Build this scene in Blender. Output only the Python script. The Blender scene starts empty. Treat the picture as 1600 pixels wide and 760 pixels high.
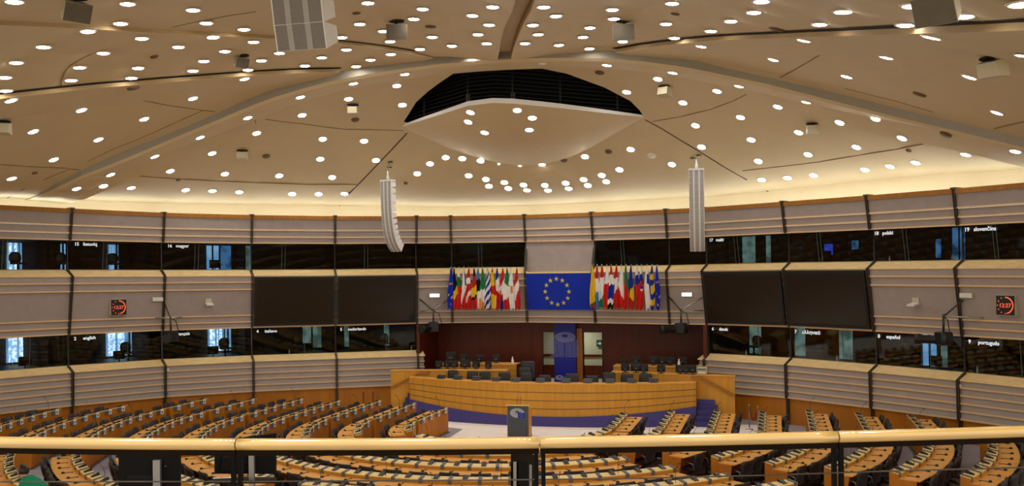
import bpy, bmesh, math, random
from mathutils import Vector, Matrix
from mathutils.bvhtree import BVHTree
from mathutils.geometry import delaunay_2d_cdt
random.seed(7)
S = bpy.context.scene
COL = S.collection
PI = math.pi

# ------------------------------------------------------------------ camera, world, exposure
EYE = Vector((9.04, -35.7, 6.5)); FPX = 1508.0; HOR = 418.0; ROLL = 0.0125
FWD = Vector((-0.262, 0.965, 0)).normalized(); RGT = Vector((FWD.y, -FWD.x, 0)); UPV = Vector((0, 0, 1))
cd = bpy.data.cameras.new('camera'); cam = bpy.data.objects.new('camera', cd); COL.objects.link(cam)
cd.sensor_width = 36; cd.lens = FPX / 1600 * 36; cd.shift_y = (HOR - 380) / 1600; cd.clip_end = 300; cd.clip_start = .05
cr, sr = math.cos(ROLL), math.sin(ROLL)
cx = RGT * cr - UPV * sr; cy = UPV * cr + RGT * sr; cz = -FWD
cam.matrix_world = Matrix(((cx.x, cy.x, cz.x, EYE.x), (cx.y, cy.y, cz.y, EYE.y), (cx.z, cy.z, cz.z, EYE.z), (0, 0, 0, 1)))
S.camera = cam
W = bpy.data.worlds.new('world'); S.world = W; W.use_nodes = True
bg = W.node_tree.nodes['Background']; bg.inputs[0].default_value = (1.0, .84, .64, 1); bg.inputs[1].default_value = 1.35
LAMP_E = 38.0; COVE_E = 10.0
S.view_settings.view_transform = 'Standard'; S.view_settings.look = 'None'; S.view_settings.gamma = 1; S.view_settings.use_curve_mapping = False
S.view_settings.exposure = 0.25
S.cycles.use_denoising = True; S.cycles.max_bounces = 7; S.cycles.diffuse_bounces = 4; S.cycles.glossy_bounces = 3
S.cycles.transparent_max_bounces = 12; S.cycles.sample_clamp_indirect = 6

def uv(px, py):
    a, b = px - 800, py - HOR; k = 1 + ROLL * ROLL
    return (a - ROLL * b) / k / FPX, (b + ROLL * a) / k / FPX
def ray(px, py):
    u, v = uv(px, py); return FWD + RGT * u - UPV * v
def PD(px, py, d): return EYE + ray(px, py) * d
def PZ(px, py, z): return PD(px, py, (z - EYE.z) / ray(px, py).z)
def PY(px, py, y): r = ray(px, py); return EYE + r * ((y - EYE.y) / r.y)
def proj(p):
    q = Vector(p) - EYE; d = q.dot(FWD)
    if d < .1: return None
    u, v = q.dot(RGT) / d * FPX, -q.z / d * FPX
    return 800 + u + ROLL * v, HOR + v - ROLL * u, d

# ------------------------------------------------------------------ materials
def lin(h):
    if isinstance(h, str):
        c = [int(h[i:i + 2], 16) / 255 for i in (0, 2, 4)]
        return tuple(x / 12.92 if x <= .04045 else ((x + .055) / 1.055) ** 2.4 for x in c)
    return h
def mat(name, col, rough=.5, metal=0.0, var=.10, scale=6.0, stretch=(1, 1, 1), spec=.5, bump=0.0):
    m = bpy.data.materials.new(name); m.use_nodes = True; n = m.node_tree.nodes; l = m.node_tree.links
    b = n['Principled BSDF']; c = lin(col)
    tc = n.new('ShaderNodeTexCoord'); mp = n.new('ShaderNodeMapping'); mp.inputs['Scale'].default_value = stretch
    nz = n.new('ShaderNodeTexNoise'); nz.inputs['Scale'].default_value = scale; nz.inputs['Detail'].default_value = 4
    rp = n.new('ShaderNodeValToRGB')
    rp.color_ramp.elements[0].position = .3; rp.color_ramp.elements[1].position = .7
    rp.color_ramp.elements[0].color = (*[x * (1 - var) for x in c], 1); rp.color_ramp.elements[1].color = (*[min(1, x * (1 + var)) for x in c], 1)
    l.new(tc.outputs['Object'], mp.inputs[0]); l.new(mp.outputs[0], nz.inputs['Vector']); l.new(nz.outputs['Fac'], rp.inputs[0]); l.new(rp.outputs[0], b.inputs['Base Color'])
    b.inputs['Roughness'].default_value = rough; b.inputs['Metallic'].default_value = metal; b.inputs['Specular IOR Level'].default_value = spec
    if bump:
        bp = n.new('ShaderNodeBump'); bp.inputs['Strength'].default_value = bump; l.new(nz.outputs['Fac'], bp.inputs['Height']); l.new(bp.outputs[0], b.inputs['Normal'])
    return m
def emis(name, col, e, tex=None):
    m = bpy.data.materials.new(name); m.use_nodes = True; n = m.node_tree.nodes; l = m.node_tree.links
    n.remove(n['Principled BSDF']); em = n.new('ShaderNodeEmission'); em.inputs[0].default_value = (*lin(col), 1); em.inputs[1].default_value = e
    if tex:
        tc = n.new('ShaderNodeTexCoord'); nz = n.new('ShaderNodeTexNoise'); nz.inputs['Scale'].default_value = tex[1]; nz.inputs['Detail'].default_value = 6
        rp = n.new('ShaderNodeValToRGB'); rp.color_ramp.elements[0].position = .42; rp.color_ramp.elements[1].position = .58
        rp.color_ramp.elements[0].color = (*lin(tex[0]), 1); rp.color_ramp.elements[1].color = (*lin(col), 1)
        l.new(tc.outputs['Object'], nz.inputs['Vector']); l.new(nz.outputs['Fac'], rp.inputs[0]); l.new(rp.outputs[0], em.inputs[0])
    l.new(em.outputs[0], n['Material Output'].inputs[0]); return m
def glassmat(name, tint, k=1.0):
    m = bpy.data.materials.new(name); m.use_nodes = True; n = m.node_tree.nodes; l = m.node_tree.links
    n.remove(n['Principled BSDF']); t = n.new('ShaderNodeBsdfTransparent'); t.inputs[0].default_value = (*tint, 1)
    g = n.new('ShaderNodeBsdfGlossy'); g.inputs['Roughness'].default_value = .03
    f = n.new('ShaderNodeFresnel'); f.inputs[0].default_value = 1.5; mx = n.new('ShaderNodeMixShader')
    ml = n.new('ShaderNodeMath'); ml.operation = 'MULTIPLY'; ml.inputs[1].default_value = k; l.new(f.outputs[0], ml.inputs[0])
    l.new(ml.outputs[0], mx.inputs[0]); l.new(t.outputs[0], mx.inputs[1]); l.new(g.outputs[0], mx.inputs[2]); l.new(mx.outputs[0], n['Material Output'].inputs[0])
    return m
def woodmat(name, col, rough=.35, var=.16, stretch=(6, 6, .35), scale=3.0, spec=.4): return mat(name, col, rough, 0, var, scale, stretch, spec)
M = dict(
    ceiling=mat('ceiling plaster', 'dac79c', .7, var=.02, scale=1.5), joint=mat('joint shadow gap', '8a7450', .9), jointd=mat('joint deep gap', '4a3a28', .9), stepface=mat('shell edge paint', 'a58a5c', .8, var=.03), slot=mat('gap shade and plate black', '120c07', .9),
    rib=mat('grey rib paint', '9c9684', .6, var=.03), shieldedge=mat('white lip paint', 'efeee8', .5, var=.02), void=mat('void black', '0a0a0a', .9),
    louvre=mat('louvre dark steel', '3a3a3a', .5, .5),
    fabric=mat('acoustic grey panel', '9f9590', .45, var=.05, scale=3, spec=.35), lip=woodmat('lip pale oak', 'dfbd8e', .4, .08), sill=woodmat('sill maple', 'eccf94', .3, .10, (1, 1, 6)),
    trimwood=woodmat('trim amber wood', 'a06a1e', .4), base=woodmat('cherry base wood', 'b8741f', .35, .14, (2, 2, .3), 1.2), post=mat('post dark steel', '4a4338', .4, .5),
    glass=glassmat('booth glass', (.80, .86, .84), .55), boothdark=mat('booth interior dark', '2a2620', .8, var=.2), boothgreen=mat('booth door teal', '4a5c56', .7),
    boothtop=mat('booth desk grey', '4a483f', .5),
    mahog=woodmat('mahogany panel', '5c2108', .4, .15, (3, 3, .3), 1.5, .3), oak=woodmat('rostrum oak', 'd29634', .35, .10, (4, 4, .25), 2.0),
    blue=mat('blue carpet', '4f4a86', .9, var=.06, scale=40, spec=.1), white=mat('cream front floor', 'f6efe6', .8, var=.03, scale=2, spec=.2),
    carpet=mat('grey floor carpet', '9d98a0', .85, var=.06, scale=1.2, spec=.2), desk=woodmat('desk cherry panel', 'b8711a', .5, .15, (3, 3, .35), 1.6, .25),
    top=woodmat('desk top', 'ecad56', .35, .10, (2, 2, 2), 2.5), ledge=woodmat('ledge maple', 'eed38c', .4, .08, (2, 2, 2), 3), ledgef=woodmat('ledge amber side', 'c08a2e', .4, .08),
    seat=mat('black leather', '26262a', .45, var=.12, scale=9, spec=.5), arm=mat('grey metal', '8a8a88', .35, .7), blackp=mat('black plastic', '121214', .4, var=.2), greyp=mat('slate console', '585e66', .5, var=.08),
    label=mat('white plate', 'e8e8ea', .5, var=.02), euwall=mat('royal blue cloth', '1a35b4', .7, var=.03, scale=2, spec=.2), star=mat('gold star', 'd8cf5a', .6, var=.03),
    screen=mat('screen dark', '1d1710', .25, var=.05, scale=2), bezel=mat('bezel black', '0b0908', .5), steel=mat('steel', 'a9a9a6', .3, .8), whitep=mat('white paint', 'd9d8d2', .45, var=.03), lightgrey=mat('light grey box', 'b9b49c', .5, var=.03),
    grille=mat('speaker grille grey', 'a3a29e', .6, var=.08, scale=60), grilled=mat('speaker grille dark', '7b7671', .6, var=.12, scale=60), spkw=mat('speaker white', 'dcdcd8', .45, var=.03), spkg=mat('ceiling speaker face', '6a6252', .7), spkb=mat('ceiling speaker body', 'c2b898', .6, var=.03),
    detector=mat('detector brown', '6d5636', .6), lect=mat('slate lectern', '434956', .5, var=.05), red=mat('rope red', '7a1616', .7), greenwall=mat('corridor wall', 'c3c8ae', .7, var=.02),
    rail=woodmat('rail varnished beech', 'c6a558', .3, .07, (1, 1, 1), 3, .8), raild=mat('rail underside dark', '150c05', .8, spec=.1), banner=mat('banner blue', '1520a0', .5, var=.04, scale=2), bannerd=mat('banner lettering', '8f97c8', .5), logo=mat('logo grey', 'c4c8ce', .5, var=.04),
    skin=mat('skin', 'c08a6c', .5, var=.05), hair=mat('hair', '1c120c', .5, var=.2, scale=60), shirt=mat('green jersey', '11916a', .8, var=.08, scale=10, spec=.2), trouser=mat('navy cloth', '20242e', .8),
    lampring=mat('downlight ring', 'e5dfd0', .4, var=.02), lamp=emis('downlight glow', (1.0, .97, .95), LAMP_E), lampb=emis('gallery downlight glow', (1.0, .97, .95), LAMP_E * 3.2), cove=emis('cove tube glow', (.88, .95, 1.0), COVE_E), exitg=emis('lit sign', (1, 1, .95), 1.6), led=emis('red led', (1.0, .13, .06), 1.0),
    sky=emis('daylight pane', 'e2f0ff', 1.5, ('7fa8d8', 7.0)), skyb=emis('daylight blind', '6c9fd8', .75, ('8cbcee', 1.5)), dimblue=emis('dim blue pane', '4f82bc', .55, ('1c3f66', 2)), teal=emis('dim teal pane', '8fb0aa', .38, ('566f68', 2)), scr=emis('monitor glow', '2a4cc0', .6), text=emis('lettering', (1, 1, 1), .7),
    bottle=mat('bottle', 'cfd8d4', .2), paper=mat('paper', 'eeeae0', .7, var=.02), matte=mat('matte black', '060606', .8, spec=.15), green=mat('exit sign green', '0d4a2a', .5),
)

_b = M['rail'].node_tree.nodes['Principled BSDF']; _b.inputs['Coat Weight'].default_value = 1; _b.inputs['Coat IOR'].default_value = 1.9; _b.inputs['Coat Roughness'].default_value = .09
# ------------------------------------------------------------------ building helpers
class MB:
    def __init__(s): s.v = []; s.f = []; s.m = []; s.sm = []
    def quad(s, a, b, c, d, m=0, smooth=False):
        i = len(s.v); s.v += [Vector(a), Vector(b), Vector(c), Vector(d)]; s.f.append((i, i + 1, i + 2, i + 3)); s.m.append(m); s.sm.append(smooth); return s
    def poly(s, pts, m=0):
        i = len(s.v); s.v += [Vector(p) for p in pts]; s.f.append(tuple(range(i, i + len(pts)))); s.m.append(m); s.sm.append(False); return s
    def hexa(s, b, t, m=0):
        i = len(s.v); s.v += [Vector(p) for p in b] + [Vector(p) for p in t]
        for f in ((3, 2, 1, 0), (4, 5, 6, 7), (0, 1, 5, 4), (1, 2, 6, 5), (2, 3, 7, 6), (3, 0, 4, 7)):
            s.f.append(tuple(i + k for k in f)); s.m.append(m); s.sm.append(False)
        return s
    def box(s, x0, x1, y0, y1, z0, z1, m=0, mw=None):
        b = [(x0, y0, z0), (x1, y0, z0), (x1, y1, z0), (x0, y1, z0)]; t = [(x, y, z1) for x, y, _ in b]
        if mw is not None: b = [mw @ Vector(p) for p in b]; t = [mw @ Vector(p) for p in t]
        return s.hexa(b, t, m)
    def rbox(s, x0, x1, y0, y1, z0, z1, r=.02, m=0, mw=None):
        # rounded in plan (xy) with small chamfer in z
        def ring(e, z):
            out = []
            for cx_, cy_, a0 in ((x1 - r, y1 - r, 0), (x0 + r, y1 - r, 90), (x0 + r, y0 + r, 180), (x1 - r, y0 + r, 270)):
                for a in (0, 45, 90):
                    t = math.radians(a0 + a); out.append(Vector((cx_ + (r - e) * math.cos(t), cy_ + (r - e) * math.sin(t), z)))
            return out
        c = r * .4
        rings = [ring(c, z0), ring(0, z0 + c), ring(0, z1 - c), ring(c, z1)]
        if mw is not None: rings = [[mw @ p for p in R_] for R_ in rings]
        return s.loft(rings, m, True, True)
    def loft(s, rings, m=0, cap=True, smooth=False, closed=True):
        n = len(rings[0]); i0 = len(s.v)
        for R_ in rings: s.v += [Vector(p) for p in R_]
        for k in range(len(rings) - 1):
            for j in range(n if closed else n - 1):
                a = i0 + k * n + j; b = i0 + k * n + (j + 1) % n
                s.f.append((a, b, b + n, a + n)); s.m.append(m); s.sm.append(smooth)
        if cap and closed:
            s.f.append(tuple(i0 + n - 1 - j for j in range(n))); s.m.append(m); s.sm.append(False)
            k = i0 + (len(rings) - 1) * n; s.f.append(tuple(k + j for j in range(n))); s.m.append(m); s.sm.append(False)
        return s
    def tube(s, pts, r, m=0, n=8, smooth=True):
        pts = [Vector(p) for p in pts]; rs = r if isinstance(r, (list, tuple)) else [r] * len(pts); rings = []; pv = None
        for i, p in enumerate(pts):
            t = (pts[min(i + 1, len(pts) - 1)] - pts[max(i - 1, 0)]).normalized()
            ref = Vector((0, 0, 1)) if abs(t.z) < .95 else Vector((1, 0, 0))
            if pv is None: a = t.cross(ref).normalized()
            else: a = (pv - t * pv.dot(t)).normalized()
            pv = a; b = t.cross(a)
            rings.append([p + (a * math.cos(2 * PI * j / n) + b * math.sin(2 * PI * j / n)) * rs[i] for j in range(n)])
        return s.loft(rings, m, True, smooth)
    def lathe(s, prof, c=(0, 0, 0), m=0, n=12, axis=None):
        c = Vector(c); ax = Vector(axis or (0, 0, 1)).normalized(); a = ax.orthogonal().normalized(); b = ax.cross(a)
        return s.loft([[c + ax * z + (a * math.cos(2 * PI * j / n) + b * math.sin(2 * PI * j / n)) * max(r, 1e-4) for j in range(n)] for r, z in prof], m, True, True)
    def prism(s, poly, a, b, m=0):   # poly: list of points (Vector) ; extruded from offset a to offset b
        a, b = Vector(a), Vector(b); return s.loft([[Vector(p) + a for p in poly], [Vector(p) + b for p in poly]], m)
    def sphere(s, c, r, m=0, n=10, k=6, sc=(1, 1, 1)):
        c = Vector(c)
        return s.loft([[c + Vector((math.sin(t) * math.cos(2 * PI * j / n) * r * sc[0], math.sin(t) * math.sin(2 * PI * j / n) * r * sc[1], -math.cos(t) * r * sc[2])) for j in range(n)] for t in [max(.02, min(PI - .02, PI * i / k)) for i in range(k + 1)]], m, True, True)
    def mesh(s, name, mats):
        me = bpy.data.meshes.new(name); me.from_pydata([tuple(v) for v in s.v], [], s.f)
        for x in (mats if isinstance(mats, (list, tuple)) else [mats]): me.materials.append(M[x])
        me.polygons.foreach_set('material_index', s.m); me.polygons.foreach_set('use_smooth', s.sm); me.update(); return me
    def build(s, name, mats, parent=None, **tags):
        return obj(name, s.mesh(name, mats), parent, **tags)
KIDS = {}
def attach(o, p):
    o.parent = p; o.matrix_parent_inverse = (Matrix.Translation(p.location) @ p.rotation_euler.to_matrix().to_4x4()).inverted(); KIDS.setdefault(p.name, []).append(o); return o
def tag(o, label=None, cat=None, group=None, kind=None):
    for k, v in (('label', label), ('category', cat), ('group', group), ('kind', kind)):
        if v: o[k] = v
    return o
def obj(name, data, parent=None, **t):
    o = bpy.data.objects.new(name, data); COL.objects.link(o)
    if parent is not None: attach(o, parent)
    return tag(o, **t)
def thing(name, loc, label=None, cat=None, group=None, rz=0.0):
    o = bpy.data.objects.new(name, None); o.empty_display_size = .2; COL.objects.link(o); o.location = loc; o.rotation_euler = (0, 0, rz); return tag(o, label, cat, group)
def dup(root, loc, rz, label, group=None):
    r = root.copy(); r.location = loc; r.rotation_euler = (0, 0, rz); COL.objects.link(r); tag(r, label, None, group)
    for ch in KIDS.get(root.name, []):
        c = ch.copy(); c.parent = r; COL.objects.link(c); KIDS.setdefault(r.name, []).append(c)
        for g in KIDS.get(ch.name, []):
            e = g.copy(); e.parent = c; COL.objects.link(e); KIDS.setdefault(c.name, []).append(e)
    return r
def place(name, me, mw, parent):
    o = bpy.data.objects.new(name, me); COL.objects.link(o); o.parent = parent
    o.matrix_parent_inverse = Matrix.Translation(-parent.location); o.matrix_basis = mw; return o
def frame(o, x, y, z):   # matrix from origin and axes
    return Matrix(((x[0], y[0], z[0], o[0]), (x[1], y[1], z[1], o[1]), (x[2], y[2], z[2], o[2]), (0, 0, 0, 1)))
def text(body, size, mw, m, parent=None, name='lettering', align='LEFT', bold=.004, ext=.004):
    c = bpy.data.curves.new(name, 'FONT'); c.body = body; c.size = size; c.align_x = align; c.extrude = ext; c.offset = bold * size / .14; c.resolution_u = 2; c.materials.append(M[m])
    o = bpy.data.objects.new(name, c); COL.objects.link(o)
    if parent is not None: o.parent = parent; o.matrix_parent_inverse = (Matrix.Translation(parent.location) @ parent.rotation_euler.to_matrix().to_4x4()).inverted(); KIDS.setdefault(parent.name, []).append(o)
    o.matrix_basis = mw; return o
ONES = 'first second third fourth fifth sixth seventh eighth ninth tenth eleventh twelfth thirteenth fourteenth fifteenth sixteenth seventeenth eighteenth nineteenth'.split()
TENS = {2: ('twentieth', 'twenty'), 3: ('thirtieth', 'thirty'), 4: ('fortieth', 'forty'), 5: ('fiftieth', 'fifty'), 6: ('sixtieth', 'sixty')}
def nth(i):   # 1-based
    if i < 20: return ONES[i - 1]
    t, o = divmod(i, 10); return TENS[t][0] if o == 0 else TENS[t][1] + '-' + ONES[o - 1]
def lerp(a, b, t): return a + (b - a) * t
# ------------------------------------------------------------------ perimeter wall: nodes are the mullion lines at eye height
NODE = [(-60, 35.8, .16), (105, 38.9, .12), (252, 41.7, .07), (392, 43.6, .03), (523, 44.8, 0), (650, 45.7, 0), (706, 46.0, 0), (823.5, 45.7, 0), (930.5, 44.4, 0), (1046.5, 42.7, 0), (1105, 41.9, .02), (1234, 39.1, .05), (1367, 36.1, .05), (1505, 33.2, .05), (1650, 30.4, .05)]
NP = []; DZ = []
for px, d, dz in NODE:
    p = PD(px, HOR - ROLL * (px - 800), d); NP.append(Vector((p.x, p.y, 0))); DZ.append(dz)
NN = []
for i in range(len(NP)):
    a, b = NP[max(i - 1, 0)], NP[min(i + 1, len(NP) - 1)]; t = (b - a).normalized(); NN.append(Vector((t.y, -t.x, 0)))
def wp(i, o, z): return NP[i] + NN[i] * o + Vector((0, 0, z + DZ[i]))
def wq(i, t, o, z): return lerp(wp(i, o, z), wp(i + 1, o, z), t)
def wdir(i): return (NP[i + 1] - NP[i]).normalized()
def wnor(i): t = wdir(i); return Vector((t.y, -t.x, 0))
def wt(i, px):   # parameter along bay i for an image column
    lo, hi = 0.0, 1.0
    for _ in range(30):
        mid = (lo + hi) / 2
        if proj(wq(i, mid, .2, 5.0))[0] < px: lo = mid
        else: hi = mid
    return (lo + hi) / 2
SIDE = ['left'] * 5 + ['front'] * 5 + ['right'] * 4
UP_O = lambda z: .20 + (z - 7.68) / 1.10 * .24
MID_O = lambda z: .02 + (z - 3.88) / 2.33 * .38
def course(mb, i, o1, z1, o0, z0, lip=.055, t0=0.0, t1=1.0):
    # one lapped board: face from top (o1,z1) to bottom, wooden lip standing proud, dark underside
    e = .05
    mb.quad(wq(i, t0, o1, z1), wq(i, t0, o0 + e, z0 + lip), wq(i, t1, o0 + e, z0 + lip), wq(i, t1, o1, z1), 0)
    mb.quad(wq(i, t0, o0 + e, z0 + lip), wq(i, t0, o0 + e + .035, z0 + lip), wq(i, t1, o0 + e + .035, z0 + lip), wq(i, t1, o0 + e, z0 + lip), 1)
    mb.quad(wq(i, t0, o0 + e + .035, z0 + lip), wq(i, t0, o0 + e + .03, z0), wq(i, t1, o0 + e + .03, z0), wq(i, t1, o0 + e + .035, z0 + lip), 1)
    mb.quad(wq(i, t0, o0 + e + .03, z0), wq(i, t0, o0 - .02, z0 + .01), wq(i, t1, o0 - .02, z0 + .01), wq(i, t1, o0 + e + .03, z0), 1)
for i in range(14):
    mb = MB(); nm = 'wall_' + SIDE[i]
    # upper fascia
    zs = [8.78, 8.27, 7.96, 7.68]
    for a, b in zip(zs, zs[1:]): course(mb, i, UP_O(a), a, UP_O(b), b)
    mb.hexa([wp(i, .40, 8.78), wp(i + 1, .40, 8.78), wp(i + 1, .50, 8.78), wp(i, .50, 8.78)], [wp(i, .40, 8.95), wp(i + 1, .40, 8.95), wp(i + 1, .51, 8.95), wp(i, .51, 8.95)], 2)
    mb.quad(wp(i, .40, 8.95), wp(i + 1, .40, 8.95), wp(i + 1, .15, 8.6), wp(i, .15, 8.6), 0)      # back of the cove trough
    mb.quad(wp(i, .15, 8.6), wp(i + 1, .15, 8.6), wp(i + 1, -.9, 8.6), wp(i, -.9, 8.6), 0)
    mb.quad(wp(i, -.9, 8.6), wp(i + 1, -.9, 8.6), wp(i + 1, -.9, 10.4), wp(i, -.9, 10.4), 4)
    mb.quad(wp(i, .18, 7.68), wp(i + 1, .18, 7.68), wp(i + 1, -.1, 7.70), wp(i, -.1, 7.70), 0)     # soffit over the glass
    # middle fascia with sill
    fr = [0, .125, .2625, .7625, .89, 1]
    if i == 7: fr = [0, .735, .89, 1]
    zs = [6.21 - 2.33 * f for f in fr]
    for a, b in zip(zs, zs[1:]): course(mb, i, MID_O(a), a, MID_O(b), b)
    if i != 7: mb.hexa([wp(i, -.10, 6.44), wp(i + 1, -.10, 6.44), wp(i + 1, .44, 6.21), wp(i, .44, 6.21)], [wp(i, -.10, 6.52), wp(i + 1, -.10, 6.52), wp(i + 1, .44, 6.245), wp(i, .44, 6.245)], 3)
    else:
        mb.hexa([wp(i, .05, 6.20), wp(i + 1, .05, 6.20), wp(i + 1, .46, 6.20), wp(i, .46, 6.20)], [wp(i, .05, 6.27), wp(i + 1, .05, 6.27), wp(i + 1, .46, 6.27), wp(i, .46, 6.27)], 3)
        mb.quad(wp(i, .16, 7.68), wp(i, .10, 6.27), wp(i + 1, .10, 6.27), wp(i + 1, .16, 7.68), 0)
    mb.quad(wp(i, .02, 3.88), wp(i + 1, .02, 3.88), wp(i + 1, -.3, 3.88), wp(i, -.3, 3.88), 0)
    if SIDE[i] != 'front':
        mb.hexa([wp(i, -.14, 2.56), wp(i + 1, -.14, 2.56), wp(i + 1, .36, 2.37), wp(i, .36, 2.37)], [wp(i, -.14, 2.64), wp(i + 1, -.14, 2.64), wp(i + 1, .36, 2.41), wp(i, .36, 2.41)], 3)
        zs = [2.38 - 1.35 * f / 5 for f in range(6)]
        for a, b in zip(zs, zs[1:]): course(mb, i, .27 + .02, a, .27, b)
        mb.hexa([wp(i, .1, -.1 - DZ[i]), wp(i + 1, .1, -.1 - DZ[i + 1]), wp(i + 1, .2, -.1 - DZ[i + 1]), wp(i, .2, -.1 - DZ[i])], [wp(i, .1, 1.05), wp(i + 1, .1, 1.05), wp(i + 1, .2, 1.05), wp(i, .2, 1.05)], 5)
        mb.quad(wp(i, -.14, 2.56), wp(i + 1, -.14, 2.56), wp(i + 1, .1, .0), wp(i, .1, .0), 0)
    mb.build(nm, ['fabric', 'lip', 'trimwood', 'sill', 'ceiling', 'base'], kind='structure')
# booths behind the glass, one dark shell per storey and bay
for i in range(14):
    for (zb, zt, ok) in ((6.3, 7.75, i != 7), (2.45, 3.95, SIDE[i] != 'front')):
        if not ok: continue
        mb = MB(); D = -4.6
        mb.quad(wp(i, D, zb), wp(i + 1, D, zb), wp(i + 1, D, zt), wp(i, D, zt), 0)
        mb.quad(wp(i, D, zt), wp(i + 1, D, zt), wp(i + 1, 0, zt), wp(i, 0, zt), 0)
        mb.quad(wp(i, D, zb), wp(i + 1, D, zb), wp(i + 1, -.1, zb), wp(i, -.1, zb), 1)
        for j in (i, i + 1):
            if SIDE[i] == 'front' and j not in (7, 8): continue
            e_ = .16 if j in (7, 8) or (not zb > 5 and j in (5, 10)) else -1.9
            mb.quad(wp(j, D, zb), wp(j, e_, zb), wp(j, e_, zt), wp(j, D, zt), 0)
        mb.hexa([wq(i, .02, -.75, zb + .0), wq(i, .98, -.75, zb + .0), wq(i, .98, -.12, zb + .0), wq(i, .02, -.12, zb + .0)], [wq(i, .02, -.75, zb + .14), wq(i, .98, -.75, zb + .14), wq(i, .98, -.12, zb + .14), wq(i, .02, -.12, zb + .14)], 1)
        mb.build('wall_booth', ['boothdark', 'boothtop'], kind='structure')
# mullion posts following the section
prof = [(.52, 8.98), (.30, 7.7), (.02, 7.66), (.02, 6.50), (.48, 6.24), (.10, 3.90), (-.02, 3.84), (-.02, 2.62), (.40, 2.40), (.36, 1.04), (.27, 1.02), (.27, -.2)]
for i in range(len(NP)):
    if i in (7, 8) : pr = [p for p in prof if p[1] > 3.85 and (p[1] > 7.65 or p[1] < 6.3)]
    elif 5 < i < 10: pr = [p for p in prof if p[1] > 3.85]
    else: pr = prof
    t = Vector((-NN[i].y, NN[i].x, 0)); mb = MB()
    for (o1, z1), (o0, z0) in zip(pr, pr[1:]):
        thin = .022 if (max(z1, z0) < 7.7 and min(z1, z0) > 6.4) or (max(z1, z0) < 3.9 and min(z1, z0) > 2.55) else .036
        for sgn in ((-1, 1) if thin > .03 else (0,)):
            c = t * sgn * .032; h = t * (thin * .5)
            q = lambda o, z: wp(i, o, z)
            mb.hexa([q(o0 - .05, z0) + c - h, q(o0 + .04, z0) + c - h, q(o0 + .04, z0) + c + h, q(o0 - .05, z0) + c + h], [q(o1 - .05, z1) + c - h, q(o1 + .04, z1) + c - h, q(o1 + .04, z1) + c + h, q(o1 - .05, z1) + c + h])
    mb.hexa([wp(i, .15, 8.93) - t * .09, wp(i, .57, 8.93) - t * .09, wp(i, .57, 8.93) + t * .09, wp(i, .15, 8.93) + t * .09], [wp(i, .15, 8.99) - t * .09, wp(i, .57, 8.99) - t * .09, wp(i, .57, 8.99) + t * .09, wp(i, .15, 8.99) + t * .09])
    mb.build('trim_1', 'post', kind='structure')
# glass
WTXT = {(1, 1): '15   lietuvių', (2, 1): '16   magyar', (10, 1): '17   malti', (12, 1): '18   polski', (13, 1): '19   slovenčina', (1, 0): '2     english', (2, 0): '3     français', (3, 0): '4     italiano', (4, 0): '5     nederlands', (10, 0): '6     dansk', (11, 0): '7     ελληνικά', (12, 0): '8     español', (13, 0): '9     português'}
wn = 0
for i in range(14):
    for up, (z0, z1, o0, o1) in ((1, (6.50, 7.70, -.04, .15)), (0, (2.62, 3.87, -.11, .0))):
        if (up and i == 7) or (not up and SIDE[i] == 'front'): continue
        wn += 1; c = wq(i, .5, 0, z0)
        w = thing('window_%d' % wn, c); w['kind'] = 'structure'
        mb = MB(); e = .006
        mb.hexa([wq(i, .01, o0 - e, z0), wq(i, .99, o0 - e, z0), wq(i, .99, o0 + e, z0), wq(i, .01, o0 + e, z0)], [wq(i, .01, o1 - e, z1), wq(i, .99, o1 - e, z1), wq(i, .99, o1 + e, z1), wq(i, .01, o1 + e, z1)])
        mb.build('pane', 'glass', w)
        if SIDE[i] != 'front' or i in (6, 8):
            f = MB()
            for tt in ((.36, .40) if up else (.62,)):
                f.hexa([wq(i, tt, o0 - .01, z0), wq(i, tt + .004, o0 - .01, z0), wq(i, tt + .004, o0 + .015, z0), wq(i, tt, o0 + .015, z0)], [wq(i, tt, o1 - .01, z1), wq(i, tt + .004, o1 - .01, z1), wq(i, tt + .004, o1 + .015, z1), wq(i, tt, o1 + .015, z1)])
            f.build('glass_joint', 'boothgreen', w)
        if (i, up) in WTXT:
            p = wq(i, .055 if i != 12 else .03, o1 + .03, z1 - .22); text(WTXT[(i, up)], .19, frame(p, wdir(i), UPV, wnor(i)), 'text', w, bold=.002)
# bright panes and doors seen through the booths (rear wall windows): image column range, rows, storey
def rearpane(i, xa, xb, up, m, o=-4.45, z0=None, z1=None):
    global wn; wn += 1
    zb, zt = (6.4, 7.7) if up else (2.55, 3.9)
    def tcol(px):
        lo, hi = -.6, 1.6
        for _ in range(30):
            mid = (lo + hi) / 2
            if proj(wq(i, mid, o, (zb + zt) / 2))[0] < px: lo = mid
            else: hi = mid
        return lo
    a, b = tcol(xa), tcol(xb); z0 = z0 or zb; z1 = z1 or zt
    p = wq(i, (a + b) / 2, o, z0); w = thing('window_%d' % wn, p); w['kind'] = 'structure'
    MB().hexa([wq(i, a, o - .02, z0), wq(i, b, o - .02, z0), wq(i, b, o, z0), wq(i, a, o, z0)], [wq(i, a, o - .02, z1), wq(i, b, o - .02, z1), wq(i, b, o, z1), wq(i, a, o, z1)]).build('pane', m, w)
    fr = MB()
    for q in (a, (a + b) / 2, b):
        k = .008; fr.hexa([wq(i, q - k, o - .02, z0), wq(i, q + k, o - .02, z0), wq(i, q + k, o + .06, z0), wq(i, q - k, o + .06, z0)], [wq(i, q - k, o - .02, z1), wq(i, q + k, o - .02, z1), wq(i, q + k, o + .06, z1), wq(i, q - k, o + .06, z1)])
    if m in ('sky', 'skyb'): fr.build('frame', 'skyb' if m == 'sky' else 'boothgreen', w)
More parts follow.
